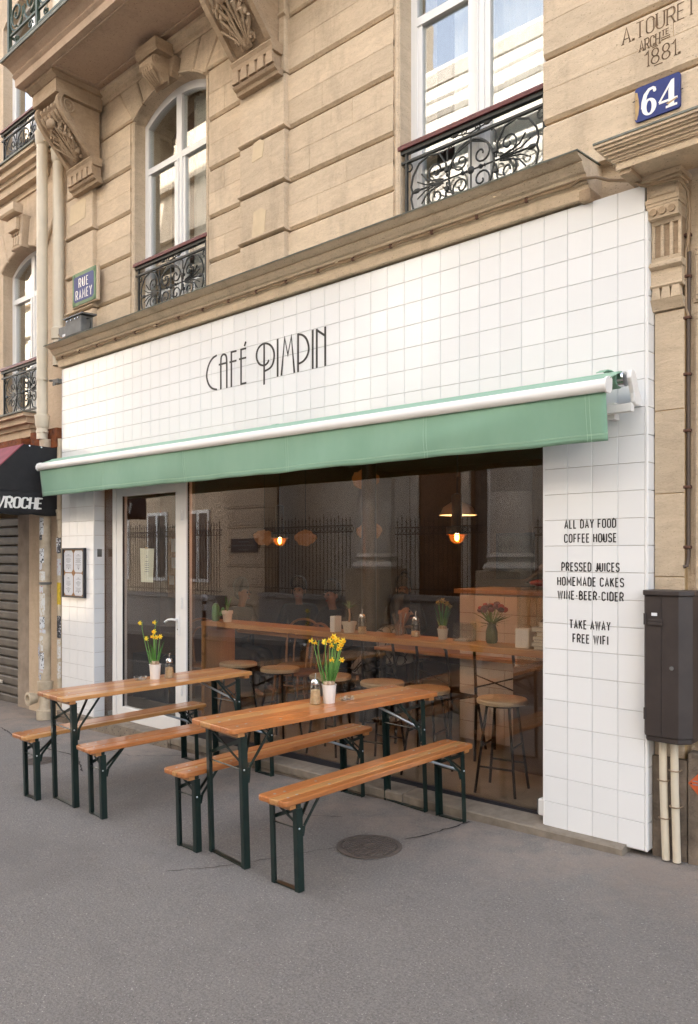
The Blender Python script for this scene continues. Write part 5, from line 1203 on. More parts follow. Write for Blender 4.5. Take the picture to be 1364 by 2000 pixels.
for i in range(n + 1):
    y = .05 - .91 * i / n
    for j in range(5): v = j / 4; vs.append((xs + .006 + .012 * v * sin(i * .55) + .01 * v, y, 2.314 - .245 * v - .012 * v * abs(sin(i * .21))))
mb.add(vs, [(i * 5 + j, i * 5 + j + 1, i * 5 + j + 6, i * 5 + j + 5) for i in range(n) for j in range(4)])
o = mb.build('side_valance', BLACKC, BA, smooth=True); o.modifiers.new('cloth', 'SOLIDIFY').thickness = .003
MB().add([(xs, -.37, 2.8085), (xs, -.865, 2.3155), (-10, -.865, 2.3155), (-10, -.37, 2.8085), (xs, .09, 2.80), (-10, .09, 2.80)], [(0, 1, 2, 3), (4, 0, 3, 5)]).build('canvas_top', MAROONC, BA)
MB().box(-10, xs - .01, -.87, -.866, 2.07, 2.314).build('front_valance', BLACKC, BA)
MB().tube([(xs + .003, -.37, 2.81), (xs + .003, -.863, 2.316)], .007, 5).build('edge_piping', MAROONC, BA)
MB().tube([(xs + .004, -.863, 2.315), (xs + .004, .05, 2.315)], .007, 5).build('edge_piping', BLACKC, BA)
for y, z in ((-.30, 2.795), (-.17, 2.792), (.02, 2.788)): MB().sphere((xs + .004, y, z), .011, 8, 5, (.6, 1, 1)).build('snap_stud', CHROME, BA)
pl, wd = text_polys('VROCHE', .108, .62, .26, .3, width=.475, slant=.14)
mb = MB()
for g in pl: strokes(mb, g, (xs + .024, -.655, 2.133), (0, 1, 0), (0, 0, 1), (1, 0, 0), .027, .002, .013, .014)
tag(mb.build('awning_lettering', SWHITE, BA), kind='stuff')
# ---- downpipes
DP = thing('downpipe', 'tall cream cast iron downpipe covered in torn stickers at its foot', 'downpipe', (-6.62, -.07, -.2))
px, py = -6.60, -.09
def pipe(t, px, py, r, z0, z1, joints, clamps, mat):
    MB().tube([(px, py, z0), (px, py, z1)], r, 16, caps=False).build('pipe', mat, t, smooth=True)
    for z in joints: MB().lathe([(r, z), (r * 1.12, z + .01), (r * 1.22, z + .03), (r * 1.28, z + .10), (r * 1.36, z + .115), (r * 1.36, z + .14), (r * 1.05, z + .145)], (px, py, 0), 16).build('collar', mat, t, smooth=True)
    for z in clamps:
        MB().lathe([(r, z - .014), (r * 1.10, z - .013), (r * 1.10, z + .013), (r, z + .014)], (px, py, 0), 16).build('clamp', mat if z > 2.4 else GREYBOX, t)
        MB().box(px + r * .6, px + r * 1.5, py - .02, py + .01, z - .012, z + .012).build('clamp_lug', mat if z > 2.4 else GREYBOX, t)
pipe(DP, px, py, .058, 2.9, 8.5, (6.10, 3.02), (6.14, 2.98, 3.55), CAST)
pipe(DP, px + .012, py + .03, .060, .22, 2.9, (), (1.33,), CASTD)
MB().lathe([(.060, .10), (.076, .11), (.080, .22), (.084, .235), (.084, .26), (.062, .265)], (px + .012, py + .03, 0), 16).build('collar', CASTD, DP, smooth=True)
MB().tube([(px + .012, py + .03, .12), (px + .012, py + .03, -.02), (px + .008, py + .0, -.10)], .062, 14).build('shoe', CASTD, DP, smooth=True)
MB().lathe([(.075, -.16), (.085, -.15), (.085, -.05), (.065, -.045)], (px + .012, py + .02, 0), 14).build('collar', CASTD, DP, smooth=True)
MB().lathe([(.050, .0), (.054, -.01), (.072, -.09), (.076, -.10), (.066, -.104), (.048, -.104), (.044, -.07), (.0005, -.06)], (px - .09, py - .02, .07), 16, 'y').build('inspection_hatch', CASTD, DP, smooth=True)
def sticker(px, py, r, z0, z1, a0, a1, mat, name='sticker', t=DP):
    vs = []; n = 8
    for i in range(n + 1):
        a = radians(a0 + (a1 - a0) * i / n)
        for z in (z0, z1): vs.append((px + r * cos(a), py + r * sin(a), z + random.uniform(-.006, .006)))
    MB().add(vs, [(2 * i, 2 * i + 2, 2 * i + 3, 2 * i + 1) for i in range(n)]).build(name, mat, t, smooth=True)
for k, (z0, z1, a0, a1, m) in enumerate(((1.86, 2.045, -130, -45, 0), (1.80, 1.86, -125, -60, 2), (1.55, 1.71, -130, -40, 0), (1.48, 1.545, -130, -60, 1), (1.36, 1.46, -120, -30, 4), (1.23, 1.30, -125, -50, 1), (.98, 1.22, -140, -30, 4), (.84, .97, -130, -35, 0), (.79, .83, -140, -25, 1), (.60, .76, -120, -50, 4), (.40, .58, -135, -40, 0), (.36, .39, -130, -50, 1), (.28, .34, -105, -75, 5))):
    sticker(px + .012, py + .03, .0612, z0, z1, a0, a1, STICKER[m])
mb = MB(); strokes(mb, [[(0, .0), (.004, .16), (-.012, .30), (.0, .38), (.012, .31)], [(-.02, .33), (.022, .24)], [(-.01, .24), (.02, .34)]], (px - .008, py - .0335, .30), (1, 0, 0), (0, 0, 1), (0, -1, 0), .008, .001)
mb.build('graffiti_tag', STICKER[5], DP)
D2 = thing('second_downpipe', 'second cream downpipe ending above the cornice beside the street sign', 'downpipe', (-6.45, .04, 3.6))
pipe(D2, -6.475, .035, .062, 3.70, 8.5, (5.92,), (5.97,), CAST)
MB().lathe([(.062, 3.98), (.078, 3.99), (.080, 4.09), (.084, 4.10), (.062, 4.125)], (-6.475, .035, 0), 16).build('collar', CAST, D2, smooth=True)
D3 = thing('thin_downpipe', 'thin cream pipe with stickers squeezed between downpipe and tiled pillar', 'pipe', (-6.42, .03, -.1))
MB().tube([(-6.425, .03, -.12), (-6.425, .03, 2.9)], .036, 12).build('pipe', CASTD, D3, smooth=True)
MB().lathe([(.036, 2.02), (.046, 2.03), (.046, 2.09), (.052, 2.10), (.052, 2.13), (.036, 2.135)], (-6.425, .03, 0), 12).build('collar', CASTD, D3, smooth=True)
for z0, z1, m in ((1.66, 1.83, 2), (1.42, 1.60, 1), (1.10, 1.34, 3), (.74, .98, 2), (.52, .72, 4), (.30, .48, 4)): sticker(-6.425, .03, .0370, z0, z1, -150, -20, STICKER[m], t=D3)
mb = MB()
for ch, z in (('5', 1.752), ('1', 1.675)):
    g = glyphs(.8)[ch][1]; strokes(mb, [[(p[0] * .055 - .02, p[1] * .062) for p in q] for q in g], (-6.425, -.0082, z), (1, 0, 0), (0, 0, 1), (0, -1, 0), .014, .001)
tag(mb.build('sticker_digits', PAPER, D3), kind='stuff')
cl = tag(MB().tube([(-6.56, -.02, 3.545), (-6.46, .0, 3.54), (-6.39, .0, 3.53)], .012, 6).box(-6.47, -6.36, -.035, .02, 3.49, 3.54).box(-6.45, -6.40, -.05, -.036, 3.47, 3.50).build('pipe_bracket', GREYBOX, None, center=True), 'small dark metal bracket beside the top left tile', 'bracket')
mb = MB()
rr = random.Random(11)
for i in range(90):
    x = rr.uniform(-9, .6); y = rr.uniform(-.45, -.08) if rr.random() < .6 else rr.uniform(-3.2, -.3); s = rr.uniform(.002, .006)
    mb.sphere((x, y, gz(x, y) + s * .3), s, 5, 3, (1.4, 1, .4))
tag(mb.build('pavement_litter', GRANITE, None), 'tiny pale crumbs and grit scattered over the pavement', 'grit', kind='stuff')

# ================================================================ beer tables and benches on the pavement
def place(root, fx, fy, bx, by):
    a = atan2(by - fy, bx - fx) - pi / 2
    root.matrix_world = Matrix.Translation((fx, fy, gz(fx, fy))) @ GN.to_track_quat('Z', 'Y').to_matrix().to_4x4() @ Matrix.Identity(4) if False else Matrix.Translation((fx, fy, gz(fx, fy))) @ Vector((0, 0, 1)).rotation_difference(GN).to_matrix().to_4x4() @ Matrix.Rotation(a, 4, 'Z')
    return root
def board(x0, x1, L, z0, z1, rl, rr):
    pts = []
    r = .028
    pts += arc(x1 - r, L - r, r, r, 90, 0, 4) if rr else [(x1, L)]
    pts += arc(x1 - r, r, r, r, 0, -90, 4) if rr else [(x1, 0)]
    pts += arc(x0 + r, r, r, r, -90, -180, 4) if rl else [(x0, 0)]
    pts += arc(x0 + r, L - r, r, r, 180, 90, 4) if rl else [(x0, L)]
    return MB().prism(pts, 'z', z0, z1)
def bench_set(name, label, cat, group, L, W, top, hw, strips, ends, yb):
    """folding set: boards, battens, screws and two steel leg frames with crossed stays"""
    t = thing(name, label, cat, (0, 0, 0), group)
    th = .028; n = len(strips); x = -W / 2; tot = sum(s[0] for s in strips)
    for i, (w_, m) in enumerate(strips):
        xw = w_ / tot * W
        board(x + (.0004 if i else 0), x + xw - (.0004 if i < n - 1 else 0), L, top - th, top - .0006 * (i % 2), i == 0, i == n - 1).build('plank', m, t, local=True, bevel=.006 if n < 4 else .004, seg=2); x += xw
    h = top - th
    for yb_ in (.045, L - .075):
        MB().box(-W / 2 + .035, W / 2 - .018, yb_, yb_ + .045, h - .024, h - .0005).build('batten', WOOD_B, t, local=True, bevel=.002)
    rr = random.Random(int(L * 1000 + W * 777 + hw * 91 + len(label)))
    for yb_ in (.065, .13, .36, L - .05, L - .13, L - .36):
        for q in range(2 if W < .3 else 3):
            MB().lathe([(.0085, 0), (.007, .0012), (.0005, .0009)], (-W / 2 + W * (q + .5) / (2 if W < .3 else 3) + rr.uniform(-.03, .03), yb_ + rr.uniform(-.01, .01), top - .0002), 7).build('screw', ZINC, t, local=True)
    for yl, d in ((.095, 1), (L - yb, -1)):
        F = MB().box(-hw + .02, hw - .02, yl - .014, yl + .014, .003, .009).build('leg_frame', DGREEN, t, local=True)
        for sx_ in (-1, 1):
            xo = sx_ * hw; xi = xo - sx_ * .031
            lg = MB().box(min(xo, xi), max(xo, xi), yl - .017 * d - .0018, yl - .017 * d + .0018, 0, h - .022)
            lg.box(xo - .0018, xo + .0018, min(yl - .0155 * d, yl + .020 * d), max(yl - .0155 * d, yl + .020 * d), 0.0005, h - .0225)
            lg.build('leg', DGREEN, F, local=True, bevel=.001, seg=1)
        MB().bar((-hw + .01, yl + .003, .955 * h), (hw - .012, yl + .003, .745 * h), .005, .012).build('cross_brace', DGREEN, F, local=True)
        MB().bar((hw - .01, yl + .010, .940 * h), (-hw + .012, yl + .010, .770 * h), .006, .020).build('cross_brace', DGREEN, F, local=True)
        MB().tube([(-hw + .004, yl - .002, .715 * h), (hw - .004, yl - .002, .715 * h)], .0045, 6).build('cross_bar', DGREEN, F, local=True)
        MB().box(-hw, hw, yl - .012, yl + .012, h - .0215, h - .001).build('top_bar', DGREEN, F, local=True)
        MB().bar((hw - .004, yl + .022 * d, .62 * h), (hw - .006, yl + .035 * d, .73 * h), .004, .018).bar((hw - .006, yl + .035 * d, .73 * h), (hw - .02, yl + .155 * d * (h / .45) ** .5, h - .004), .005, .015).build('folding_stay', DGREEN, F, local=True)
        MB().tube([(-hw * .55, yl + .24 * d, h - .015), (hw - .03, yl + .012 * d, .735 * h)], .009, 8).build('locking_strut', ZINC if d < 0 else DGREEN, F, local=True, smooth=True)
        MB().sphere((hw + .002, yl - .005 * d, .72 * h), .006, 6, 4).build('rivet', ZINC, F, local=True)
    return t
R_, P_ = WOOD_R, WOOD_L
LT = 1.57
tb2 = place(bench_set('beer_table', 'varnished folding beer table nearest the camera, with the fuller daffodil pot', 'table', 'folding beer tables on the pavement', LT, .455, .768, .190, [(1, R_), (1.1, P_), (1, R_), (1.1, R_)], 0, .115), -1.78, -1.515, -1.565, .02)
tb1 = place(bench_set('beer_table', 'varnished folding beer table further left before the glass door', 'table', 'folding beer tables on the pavement', LT, .475, .768, .180, [(1, R_), (1, P_), (1.1, R_), (1, P_)], 0, .115), -3.53, -1.55, -3.40, .02)
bg_ = 'folding beer benches beside the tables'
be4 = place(bench_set('beer_bench', 'nearest varnished bench, right of the near table, with a pale middle strip', 'bench', bg_, LT, .225, .468, .106, [(1.1, R_), (.75, P_), (.65, R_)], 0, .115), -1.244, -1.565, -1.182, .015)
be3 = place(bench_set('beer_bench', 'varnished bench on the left side of the near table', 'bench', bg_, LT, .225, .468, .100, [(1, R_), (.5, P_), (.8, R_)], 0, .115), -2.092, -1.55, -2.026, .02)
be2 = place(bench_set('beer_bench', 'dark red bench between the two tables, right side of the far table', 'bench', bg_, LT, .235, .468, .100, [(1.2, R_), (.8, R_)], 0, .115), -3.075, -1.565, -2.925, .01)
be1 = place(bench_set('beer_bench', 'leftmost bench, on the far left side of the far table', 'bench', bg_, LT, .225, .468, .100, [(1.3, R_), (.5, P_)], 0, .115), -3.83, -1.645, -3.79, -.06)

# ---- things on the tables
def flower_mesh():
    pet = MB()
    for k in range(6):
        a = k * pi / 3; c, s = cos(a), sin(a); n = (-s, c)
        pet.add([(0, 0, 0), (.012 * c + .007 * n[0], .012 * s + .007 * n[1], .003), (.027 * c, .027 * s, -.002), (.012 * c - .007 * n[0], .012 * s - .007 * n[1], .003)], [(0, 1, 2, 3)])
    return pet, MB().lathe([(.0055, 0), (.007, .008), (.0075, .013), (.0115, .019), (.0095, .0185), (.006, .010), (.0005, .004)], (0, 0, 0), 10)
def leaf_blade(mb, base, top, w_, bend=(0, 0), n=7):
    base = Vector(base); top = Vector(top); d = (top - base); sd = Vector((-d.y, d.x, 0)) if hypot(d.x, d.y) > .004 else Vector((1, 0, 0)); sd.normalize()
    ang = random.uniform(0, pi); sd = Vector((cos(ang), sin(ang), 0)); vs = []
    for i in range(n + 1):
        t = i / n; p = base.lerp(top, t) + Vector((bend[0] * t * t, bend[1] * t * t, -.5 * hypot(*bend) * t ** 3)); ww = w_ * (1 - t ** 4) * (.75 + .25 * min(1, t * 4)); vs += [p + sd * ww / 2, p - sd * ww / 2]
    return mb.add(vs, [(2 * i, 2 * i + 1, 2 * i + 3, 2 * i + 2) for i in range(n)])
def daffodils(name, label, loc, flowers, leaves, seed, pot=POTW, h=.115, R=.044, petal=PETAL, trump=TRUMP):
    random.seed(seed); t = thing(name, label, 'potted plant', loc); x, y, z = loc
    MB().lathe([(R * .80, 0), (R * .82, .002), (R, h - .006), (R * 1.06, h - .005), (R * 1.07, h), (R * .96, h), (R * .95, h - .008)], loc, 22).build('pot', pot, t, smooth=True)
    MB().lathe([(R * .945, h - .010), (.0005, h - .004)], loc, 14).build('soil', SOIL, t)
    for k in range(6):
        a = k * 1.05 + .3; rr = R * random.uniform(.3, .62); MB().sphere((x + rr * cos(a), y + rr * sin(a), z + h + .006), .0165, 9, 6, (1, 1, 1.15)).build('bulb', BULB, t, smooth=True)
    for k in range(leaves):
        a = random.uniform(0, 2 * pi); rr = R * random.uniform(.1, .6); hh = random.uniform(.10, .20); sp = random.uniform(.0, .045)
        b = (x + rr * cos(a), y + rr * sin(a), z + h - .002)
        leaf_blade(MB(), b, (b[0] + sp * cos(a), b[1] + sp * sin(a), b[2] + hh), random.uniform(.007, .011), (.02 * cos(a), .02 * sin(a))).build('leaf', LEAF, t, smooth=True)
    pm, tm_ = flower_mesh(); fo = None
    for dx, dy, dz, yaw, pitch in flowers:
        top = Vector((x + dx, y + dy, z + h + dz)); b = Vector((x + dx * .35, y + dy * .35, z + h))
        hd = Vector((cos(yaw) * cos(pitch), sin(yaw) * cos(pitch), sin(pitch))); neck = top - hd * .022 + Vector((0, 0, .004))
        mid = b.lerp(top, .82) + Vector((0, 0, .012))
        MB().tube([b, b.lerp(mid, .5), mid, mid.lerp(neck, .6) + Vector((0, 0, .012)), neck], [.003, .0027, .0025, .0024, .0028], 5).build('stem', STEM, t, smooth=True)
        if fo is None:
            fo = pm.build('flower', petal, t, local=True); tr = tm_.build('trumpet', trump, fo, local=True, smooth=True); f = fo
        else: f = copy_tree(fo, t)
        f.rotation_euler = hd.to_track_quat('Z', 'Y').to_euler(); f.location = top - Vector(loc); f.scale = [random.uniform(.8, 1.0)] * 3
    random.seed(seed + 1); return t
def tz(root, px, py, top=.768):
    M_ = root.matrix_world; n = M_.to_3x3() @ Vector((0, 0, 1)); o = M_ @ Vector((0, 0, top)); return o.z - (n.x * (px - o.x) + n.y * (py - o.y)) / n.z
zq = tz(tb2, -1.69, -.70)
# image-plane right is roughly (.74,.67,0): spread the blooms across the view
def V(r, u, d=0): return (r * .74 + d * -.67, r * .67 + d * .74, u)
cy = radians(-70)
daffodils('daffodil_pot', 'full pot of yellow daffodils in a white cup on the near table', (-1.69, -.695, zq),
          [(*V(-.105, .268), 3.6, -.1), (*V(-.080, .258), -2.0, -.35), (*V(-.028, .262), 3.0, -.5), (*V(.005, .270), -1.6, -.15), (*V(.030, .292), -1.2, .0), (*V(.052, .272), -.9, -.1), (*V(.085, .268), -.2, -.1), (*V(.072, .245), -.4, -.3), (*V(.062, .222), -1.4, -.4), (*V(.020, .240), -1.9, -.3), (*V(.078, .150), -.6, -.1), (*V(.020, .152), -1.7, -.2), (*V(.040, .262, .03), -1.3, .2)], 30, 5)
z1q = tz(tb1, -3.545, -.70)
daffodils('daffodil_pot', 'sparser leggy pot of daffodils in a white cup on the far table', (-3.545, -.705, z1q),
          [(*V(-.115, .318), 3.4, -.15), (*V(-.002, .322), 3.6, -.1), (*V(-.006, .250), -1.4, .1), (*V(-.014, .212), -1.8, .0), (*V(.010, .208), -1.2, -.1), (*V(.040, .212), -1.0, .1), (*V(-.066, .198), 3.3, -.4)], 20, 9)
bl = leaf_blade(MB(), (-3.53, -.69, z1q + .14), (-3.53 + .10, -.69 + .09, z1q + .27), .006, (.03, .03)).build('leaf', LEAF, bpy.data.objects['daffodil_pot.001'], smooth=True)
def sugar(label, x, y, z, fill=.07, group=None):
    t = thing('sugar_dispenser', label, 'sugar dispenser', (x, y, z), group)
    pr = [(.036, 0), (.0365, .004), (.030, .10), (.024, .122)]
    MB().lathe(pr, (x, y, z), 12).build('glass_body', TGLASS, t, smooth=False)
    MB().lathe([(.033, .003), (.0335, .006), (.033 - .005 * fill / .1, fill), (.0005, fill + .006)], (x, y, z), 12).build('sugar', SUGAR, t, smooth=True)
    MB().lathe([(.0255, .120), (.0265, .124), (.0255, .140), (.018, .150), (.0005, .152)], (x, y, z), 16).build('lid', CHROME, t, smooth=True)
    MB().tube([(x, y, z + .15), (x, y, z + .175), (x + .004, y + .003, z + .19)], [.0045, .0045, .004], 7).build('spout', CHROME, t, smooth=True)
    return t
sugar('glass sugar dispenser with brown sugar beside the daffodils on the near table', -1.74, -.765, tz(tb2, -1.74, -.765), .085)
sugar('glass sugar dispenser with brown sugar on the far table', -3.50, -.605, tz(tb1, -3.50, -.605), .08)
def ashtray(label, x, y, z):
    t = thing('ashtray', label, 'ashtray', (x, y, z))
    vs = []; n = 24; prof = ((.040, 0), (.048, .008), (.050, .028), (.044, .030), (.038, .010), (.0008, .008)); mb = MB(); mb.lathe(prof, (x, y, z), n)
    for i, p in enumerate(mb.v):
        k = i % n
        if k in (2, 3, 10, 11, 18, 19) and p[2] - z > .02: mb.v[i] = (p[0], p[1], p[2] - .010)
    mb.build('dish', TGLASS, t, smooth=True); return t
ashtray('clear glass ashtray right of the daffodils on the near table', -1.655, -.575, tz(tb2, -1.655, -.575))
ashtray('clear glass ashtray left of the daffodils on the far table', -3.60, -.80, tz(tb1, -3.60, -.80))

# ================================================================ inside the cafe
struct('cafe_floor', MB().box(-6.34, .0, .17, 5.6, -.3, .02), FLOORIN)
struct('cafe_wall', MB().box(-6.34, -6.30, .31, 5.6, .02, 2.96).box(-6.30, .0, 5.55, 5.6, .02, 2.96), WALLIN)
struct('cafe_side_wall', MB().box(-.30, -.26, .31, 5.55, .02, 2.96), WALLTAN)
struct('cafe_ceiling', MB().box(-6.34, .0, .301, 5.6, 2.955, 3.0), CEILIN)
struct('cafe_inner_pier', MB().box(-.60, -.005, .13, .29, -.02, 2.95).box(-6.34, -5.70, .14, .30, -.02, 2.95), WALLTAN)
IP = thing('cafe_partition', 'pale panelled partition with a cork notice board inside the door', 'partition', (-5.75, 1.2, 0))
MB().box(-6.2, -5.62, 1.15, 1.22, .02, 2.6).build('panel', WALLTAN, IP)
nb2 = MB().box(-6.0, -5.66, 1.12, 1.149, 1.15, 1.95).build('notice_board', CORKB, IP)
for x, z, ww, hh in ((-5.86, 1.75, .12, .15), (-5.84, 1.55, .15, .12), (-5.92, 1.35, .08, .1), (-5.74, 1.68, .1, .12)): MB().box(x - ww / 2, x + ww / 2, 1.112, 1.1195, z - hh / 2, z + hh / 2).build('pinned_paper', PAPER, nb2)
MB().box(-6.25, -5.55, .82, 1.0, .02, .52).build('dark_crate', CLOTHG, IP)
CO = thing('window_counter', 'long oak window bar counter with a plywood end panel behind the glass', 'counter', (-2.4, .38, 0))
MB().box(-4.21, -.615, .235, .52, .993, 1.035).build('counter_top', OAK, CO, bevel=.003)
MB().box(-4.21, -4.165, .24, .60, .02, .9925).build('end_panel', PLY, CO, bevel=.002)
def stool(x, y, label, seat=SEATW):
    t = thing('bar_stool', label, 'stool', (x, y, .02), 'stools along the window counter')
    MB().lathe([(.155, .60), (.172, .605), (.174, .625), (.168, .634), (.0005, .636)], (x, y, .02), 28).build('seat', seat, t, smooth=True)
    for k in range(4):
        a = pi / 4 + k * pi / 2 + .2
        MB().tube([(x + .11 * cos(a), y + .11 * sin(a), .62), (x + .20 * cos(a), y + .20 * sin(a), .021)], .0095, 7).build('leg', DMETAL, t, smooth=True)
    for z in (.20, .34):
        rr = .11 + .09 * (.62 - z) / .6
        for k in range(4):
            if (k + (z > .3)) % 2: continue
            a = pi / 4 + k * pi / 2 + .2; b = a + pi / 2
            MB().tube([(x + rr * cos(a), y + rr * sin(a), z), (x + rr * cos(b), y + rr * sin(b), z)], .007, 6).build('foot_rail', DMETAL, t)
    MB().lathe([(.12, .585), (.125, .588), (.125, .598), (.12, .600)], (x, y, .02), 20).build('seat_ring', DMETAL, t)
    return t
for x, y, l in ((-3.95, .46, 'stool at the plywood end panel of the window counter'), (-3.42, .49, 'second stool from the plywood end of the window counter'), (-2.80, .48, 'stool behind the near table daffodils'), (-2.27, .51, 'stool right behind the near end of the near table'), (-1.83, .50, 'second stool from the tiled pillar'), (-1.19, .50, 'stool nearest the right tiled pillar')): stool(x, y, l)
def bentwood(x, y, rz, label):
    t = thing('bentwood_chair', label, 'chair', (x, y, .02), 'bentwood chairs inside the cafe')
    L = lambda p: (x + p[0] * cos(rz) - p[1] * sin(rz), y + p[0] * sin(rz) + p[1] * cos(rz), .02 + p[2])
    MB().lathe([(.19, .44), (.205, .445), (.205, .465), (.195, .472), (.0005, .470)], (x, y, .02), 24).build('seat', BENT, t, smooth=True)
    hoop = lambda w_, h_, y0: [L((-w_, y0, .46))] + [L((-w_ * 1.05, y0 + .03, .46 + (h_ - .46) * .45))] + [L((w_ * 1.02 * cos(radians(a)), y0 + .06, h_ - .14 + .14 * sin(radians(a)))) for a in range(170, 5, -20)] + [L((w_ * 1.05, y0 + .03, .46 + (h_ - .46) * .45)), L((w_, y0, .46))]
    MB().tube(hoop(.18, .93, .16), .013, 7).build('back_hoop', BENT, t, smooth=True)
    MB().tube(hoop(.10, .84, .165), .010, 7).build('inner_hoop', BENT, t, smooth=True)
    for a, b in ((-.16, -.15), (.16, -.15), (-.17, .15), (.17, .15)): MB().tube([L((a, b, .455)), L((a * 1.08, b * 1.2, .2)), L((a * 1.2, b * 1.5, 0))], [.015, .014, .011], 7).build('leg', BENT, t, smooth=True)
    MB().tube([L((.15 * cos(a * pi / 10), .15 * sin(a * pi / 10), .27)) for a in range(20)], .008, 6, closed=True).build('leg_ring', BENT, t, smooth=True)
for x, y, rz, l in ((-4.32, 1.55, .4, 'left bentwood chair behind the counter end'), (-3.92, 1.25, -.2, 'right bentwood chair with double hoop back behind the counter'), (-5.05, 1.0, 1.4, 'bentwood chair just inside the glass door')): bentwood(x, y, rz, l)
def metal_chair(x, y, rz, label):
    t = thing('metal_chair', label, 'chair', (x, y, .02), 'dark tube framed chairs inside the cafe')
    L = lambda p: (x + p[0] * cos(rz) - p[1] * sin(rz), y + p[0] * sin(rz) + p[1] * cos(rz), .02 + p[2])
    MB().add([L(p) for p in ((-.18, -.18, .45), (.18, -.18, .45), (.17, .17, .44), (-.17, .17, .44), (-.18, -.18, .465), (.18, -.18, .465), (.17, .17, .455), (-.17, .17, .455))], [(0, 3, 2, 1), (4, 5, 6, 7), (0, 1, 5, 4), (1, 2, 6, 5), (2, 3, 7, 6), (3, 0, 4, 7)]).build('seat', CUSH, t, bevel=.008)
    MB().tube([L(p) for p in ((-.17, -.20, 0), (-.17, -.17, .44), (-.165, -.20, .70), (-.16, -.23, .86), (-.12, -.24, .90), (.12, -.24, .90), (.16, -.23, .86), (.165, -.20, .70), (.17, -.17, .44), (.17, -.20, 0))], .012, 7).build('back_frame', DMETAL, t, smooth=True)
    for s in (-1, 1): MB().tube([L((s * .16, .16, .45)), L((s * .19, .24, 0))], .011, 7).build('leg', DMETAL, t, smooth=True)
    MB().tube([L((-.165, -.20, .68)), L((.165, -.20, .58))], .006, 5).tube([L((.165, -.20, .68)), L((-.165, -.20, .58))], .006, 5).build('back_cross', DMETAL, t)
for x, y, rz, l in ((-2.78, 1.25, .1, 'dark tube chair under the left of the window counter'), (-2.12, 1.2, -.1, 'dark tube chair in the middle behind the counter'), (-1.62, 1.25, .15, 'dark tube chair nearest the display counter')): metal_chair(x, y, rz, l)
def cafe_table(x, y, w_, d, label):
    t = thing('cafe_table', label, 'table', (x, y, .02), 'wooden tables inside the cafe')
    MB().box(x - w_ / 2, x + w_ / 2, y - d / 2, y + d / 2, .74, .77).build('table_top', OAK, t, bevel=.003)
    for sx_ in (-1, 1):
        for sy in (-1, 1): MB().box(x + sx_ * (w_ / 2 - .06) - .02, x + sx_ * (w_ / 2 - .06) + .02, y + sy * (d / 2 - .06) - .02, y + sy * (d / 2 - .06) + .02, .021, .739).build('leg', DMETAL, t)
cafe_table(-2.1, 1.85, 2.2, .7, 'long wooden cafe table behind the dark tube chairs')
cafe_table(-5.0, 2.05, 2.0, .7, 'wooden cafe table where two dark dressed women sit')
IC = thing('iron_column', 'dark iron column standing inside the cafe', 'column', (-3.30, 1.6, .02))
MB().lathe([(.10, .02), (.10, .3), (.075, .34), (.072, 2.8), (.10, 2.86), (.10, 2.955)], (-3.35, 1.6, 0), 16).build('shaft', DMETAL, IC, smooth=True)
# pendants
def pendant(x, y, z, label, power=1.3):
    t = thing('pendant_lamp', label, 'pendant lamp', (x, y, z), 'black pendants over the window counter')
    MB().tube([(x, y, z + .33), (x, y, 2.955)], .004, 6).build('cord', BLACKF, t)
    MB().lathe([(.006, .335), (.036, .325), (.040, .315), (.040, .085), (.038, .082)], (x, y, z), 20).build('body', BLACKF, t, smooth=True)
    MB().lathe([(.040, .082), (.078, .080), (.080, .075), (.080, .028), (.076, .026), (.072, .03), (.04, .06)], (x, y, z), 24).build('ring', BLACKF, t, smooth=True)
    MB().lathe([(.079, .024), (.081, .018), (.076, .016), (.07, .022)], (x, y, z), 24).build('brass_rim', simple('brass_rim', (.55, .30, .08), .3, metal=1.0), t)
    MB().lathe([(.058, .020), (.056, -.005), (.044, -.030), (.022, -.046), (.0005, -.050)], (x, y, z), 20).build('amber_dome', AMBER, t, smooth=True)
    MB().lathe([(.012, .03), (.016, .015), (.018, -.005), (.014, -.022), (.0005, -.030)], (x, y, z), 12).build('bulb', BULBM, t, smooth=True)
    l = bpy.data.lights.new('lamp_light', 'POINT'); l.energy = power; l.color = (1.0, .55, .22); l.shadow_soft_size = .012
    lo = bpy.data.objects.new('lamp_light', l); COL.objects.link(lo); lo.parent = t; lo.location = (0, 0, -.042)
    return t
pendant(-1.77, .80, 1.775, 'black pendant lamp with glowing bulb at the right of the window'); pendant(-3.78, .82, 1.775, 'black pendant lamp with glowing bulb at the left of the window')
dl_ = bpy.data.lights.new('lamp_light', 'POINT'); dl_.energy = 1.0; dl_.color = (1.0, .60, .28); dl_.shadow_soft_size = .02
dp = thing('dome_pendant', 'cream dome pendant lamp behind the right black pendant', 'pendant lamp', (-2.31, 1.6, 2.0))
MB().tube([(-2.31, 1.6, 2.10), (-2.31, 1.6, 2.955)], .004, 6).build('cord', BLACKF, dp)
MB().lathe([(.02, .12), (.06, .115), (.13, .07), (.165, .0), (.163, .0), (.125, .065), (.05, .11)], (-2.31, 1.6, 1.99), 24).build('shade', POTG, dp, smooth=True)
MB().sphere((-2.31, 1.6, 2.02), .028, 10, 7).build('bulb', BULBM, dp, smooth=True)
dlo = bpy.data.objects.new('lamp_light', dl_); COL.objects.link(dlo); dlo.parent = dp; dlo.location = (0, 0, -.035)
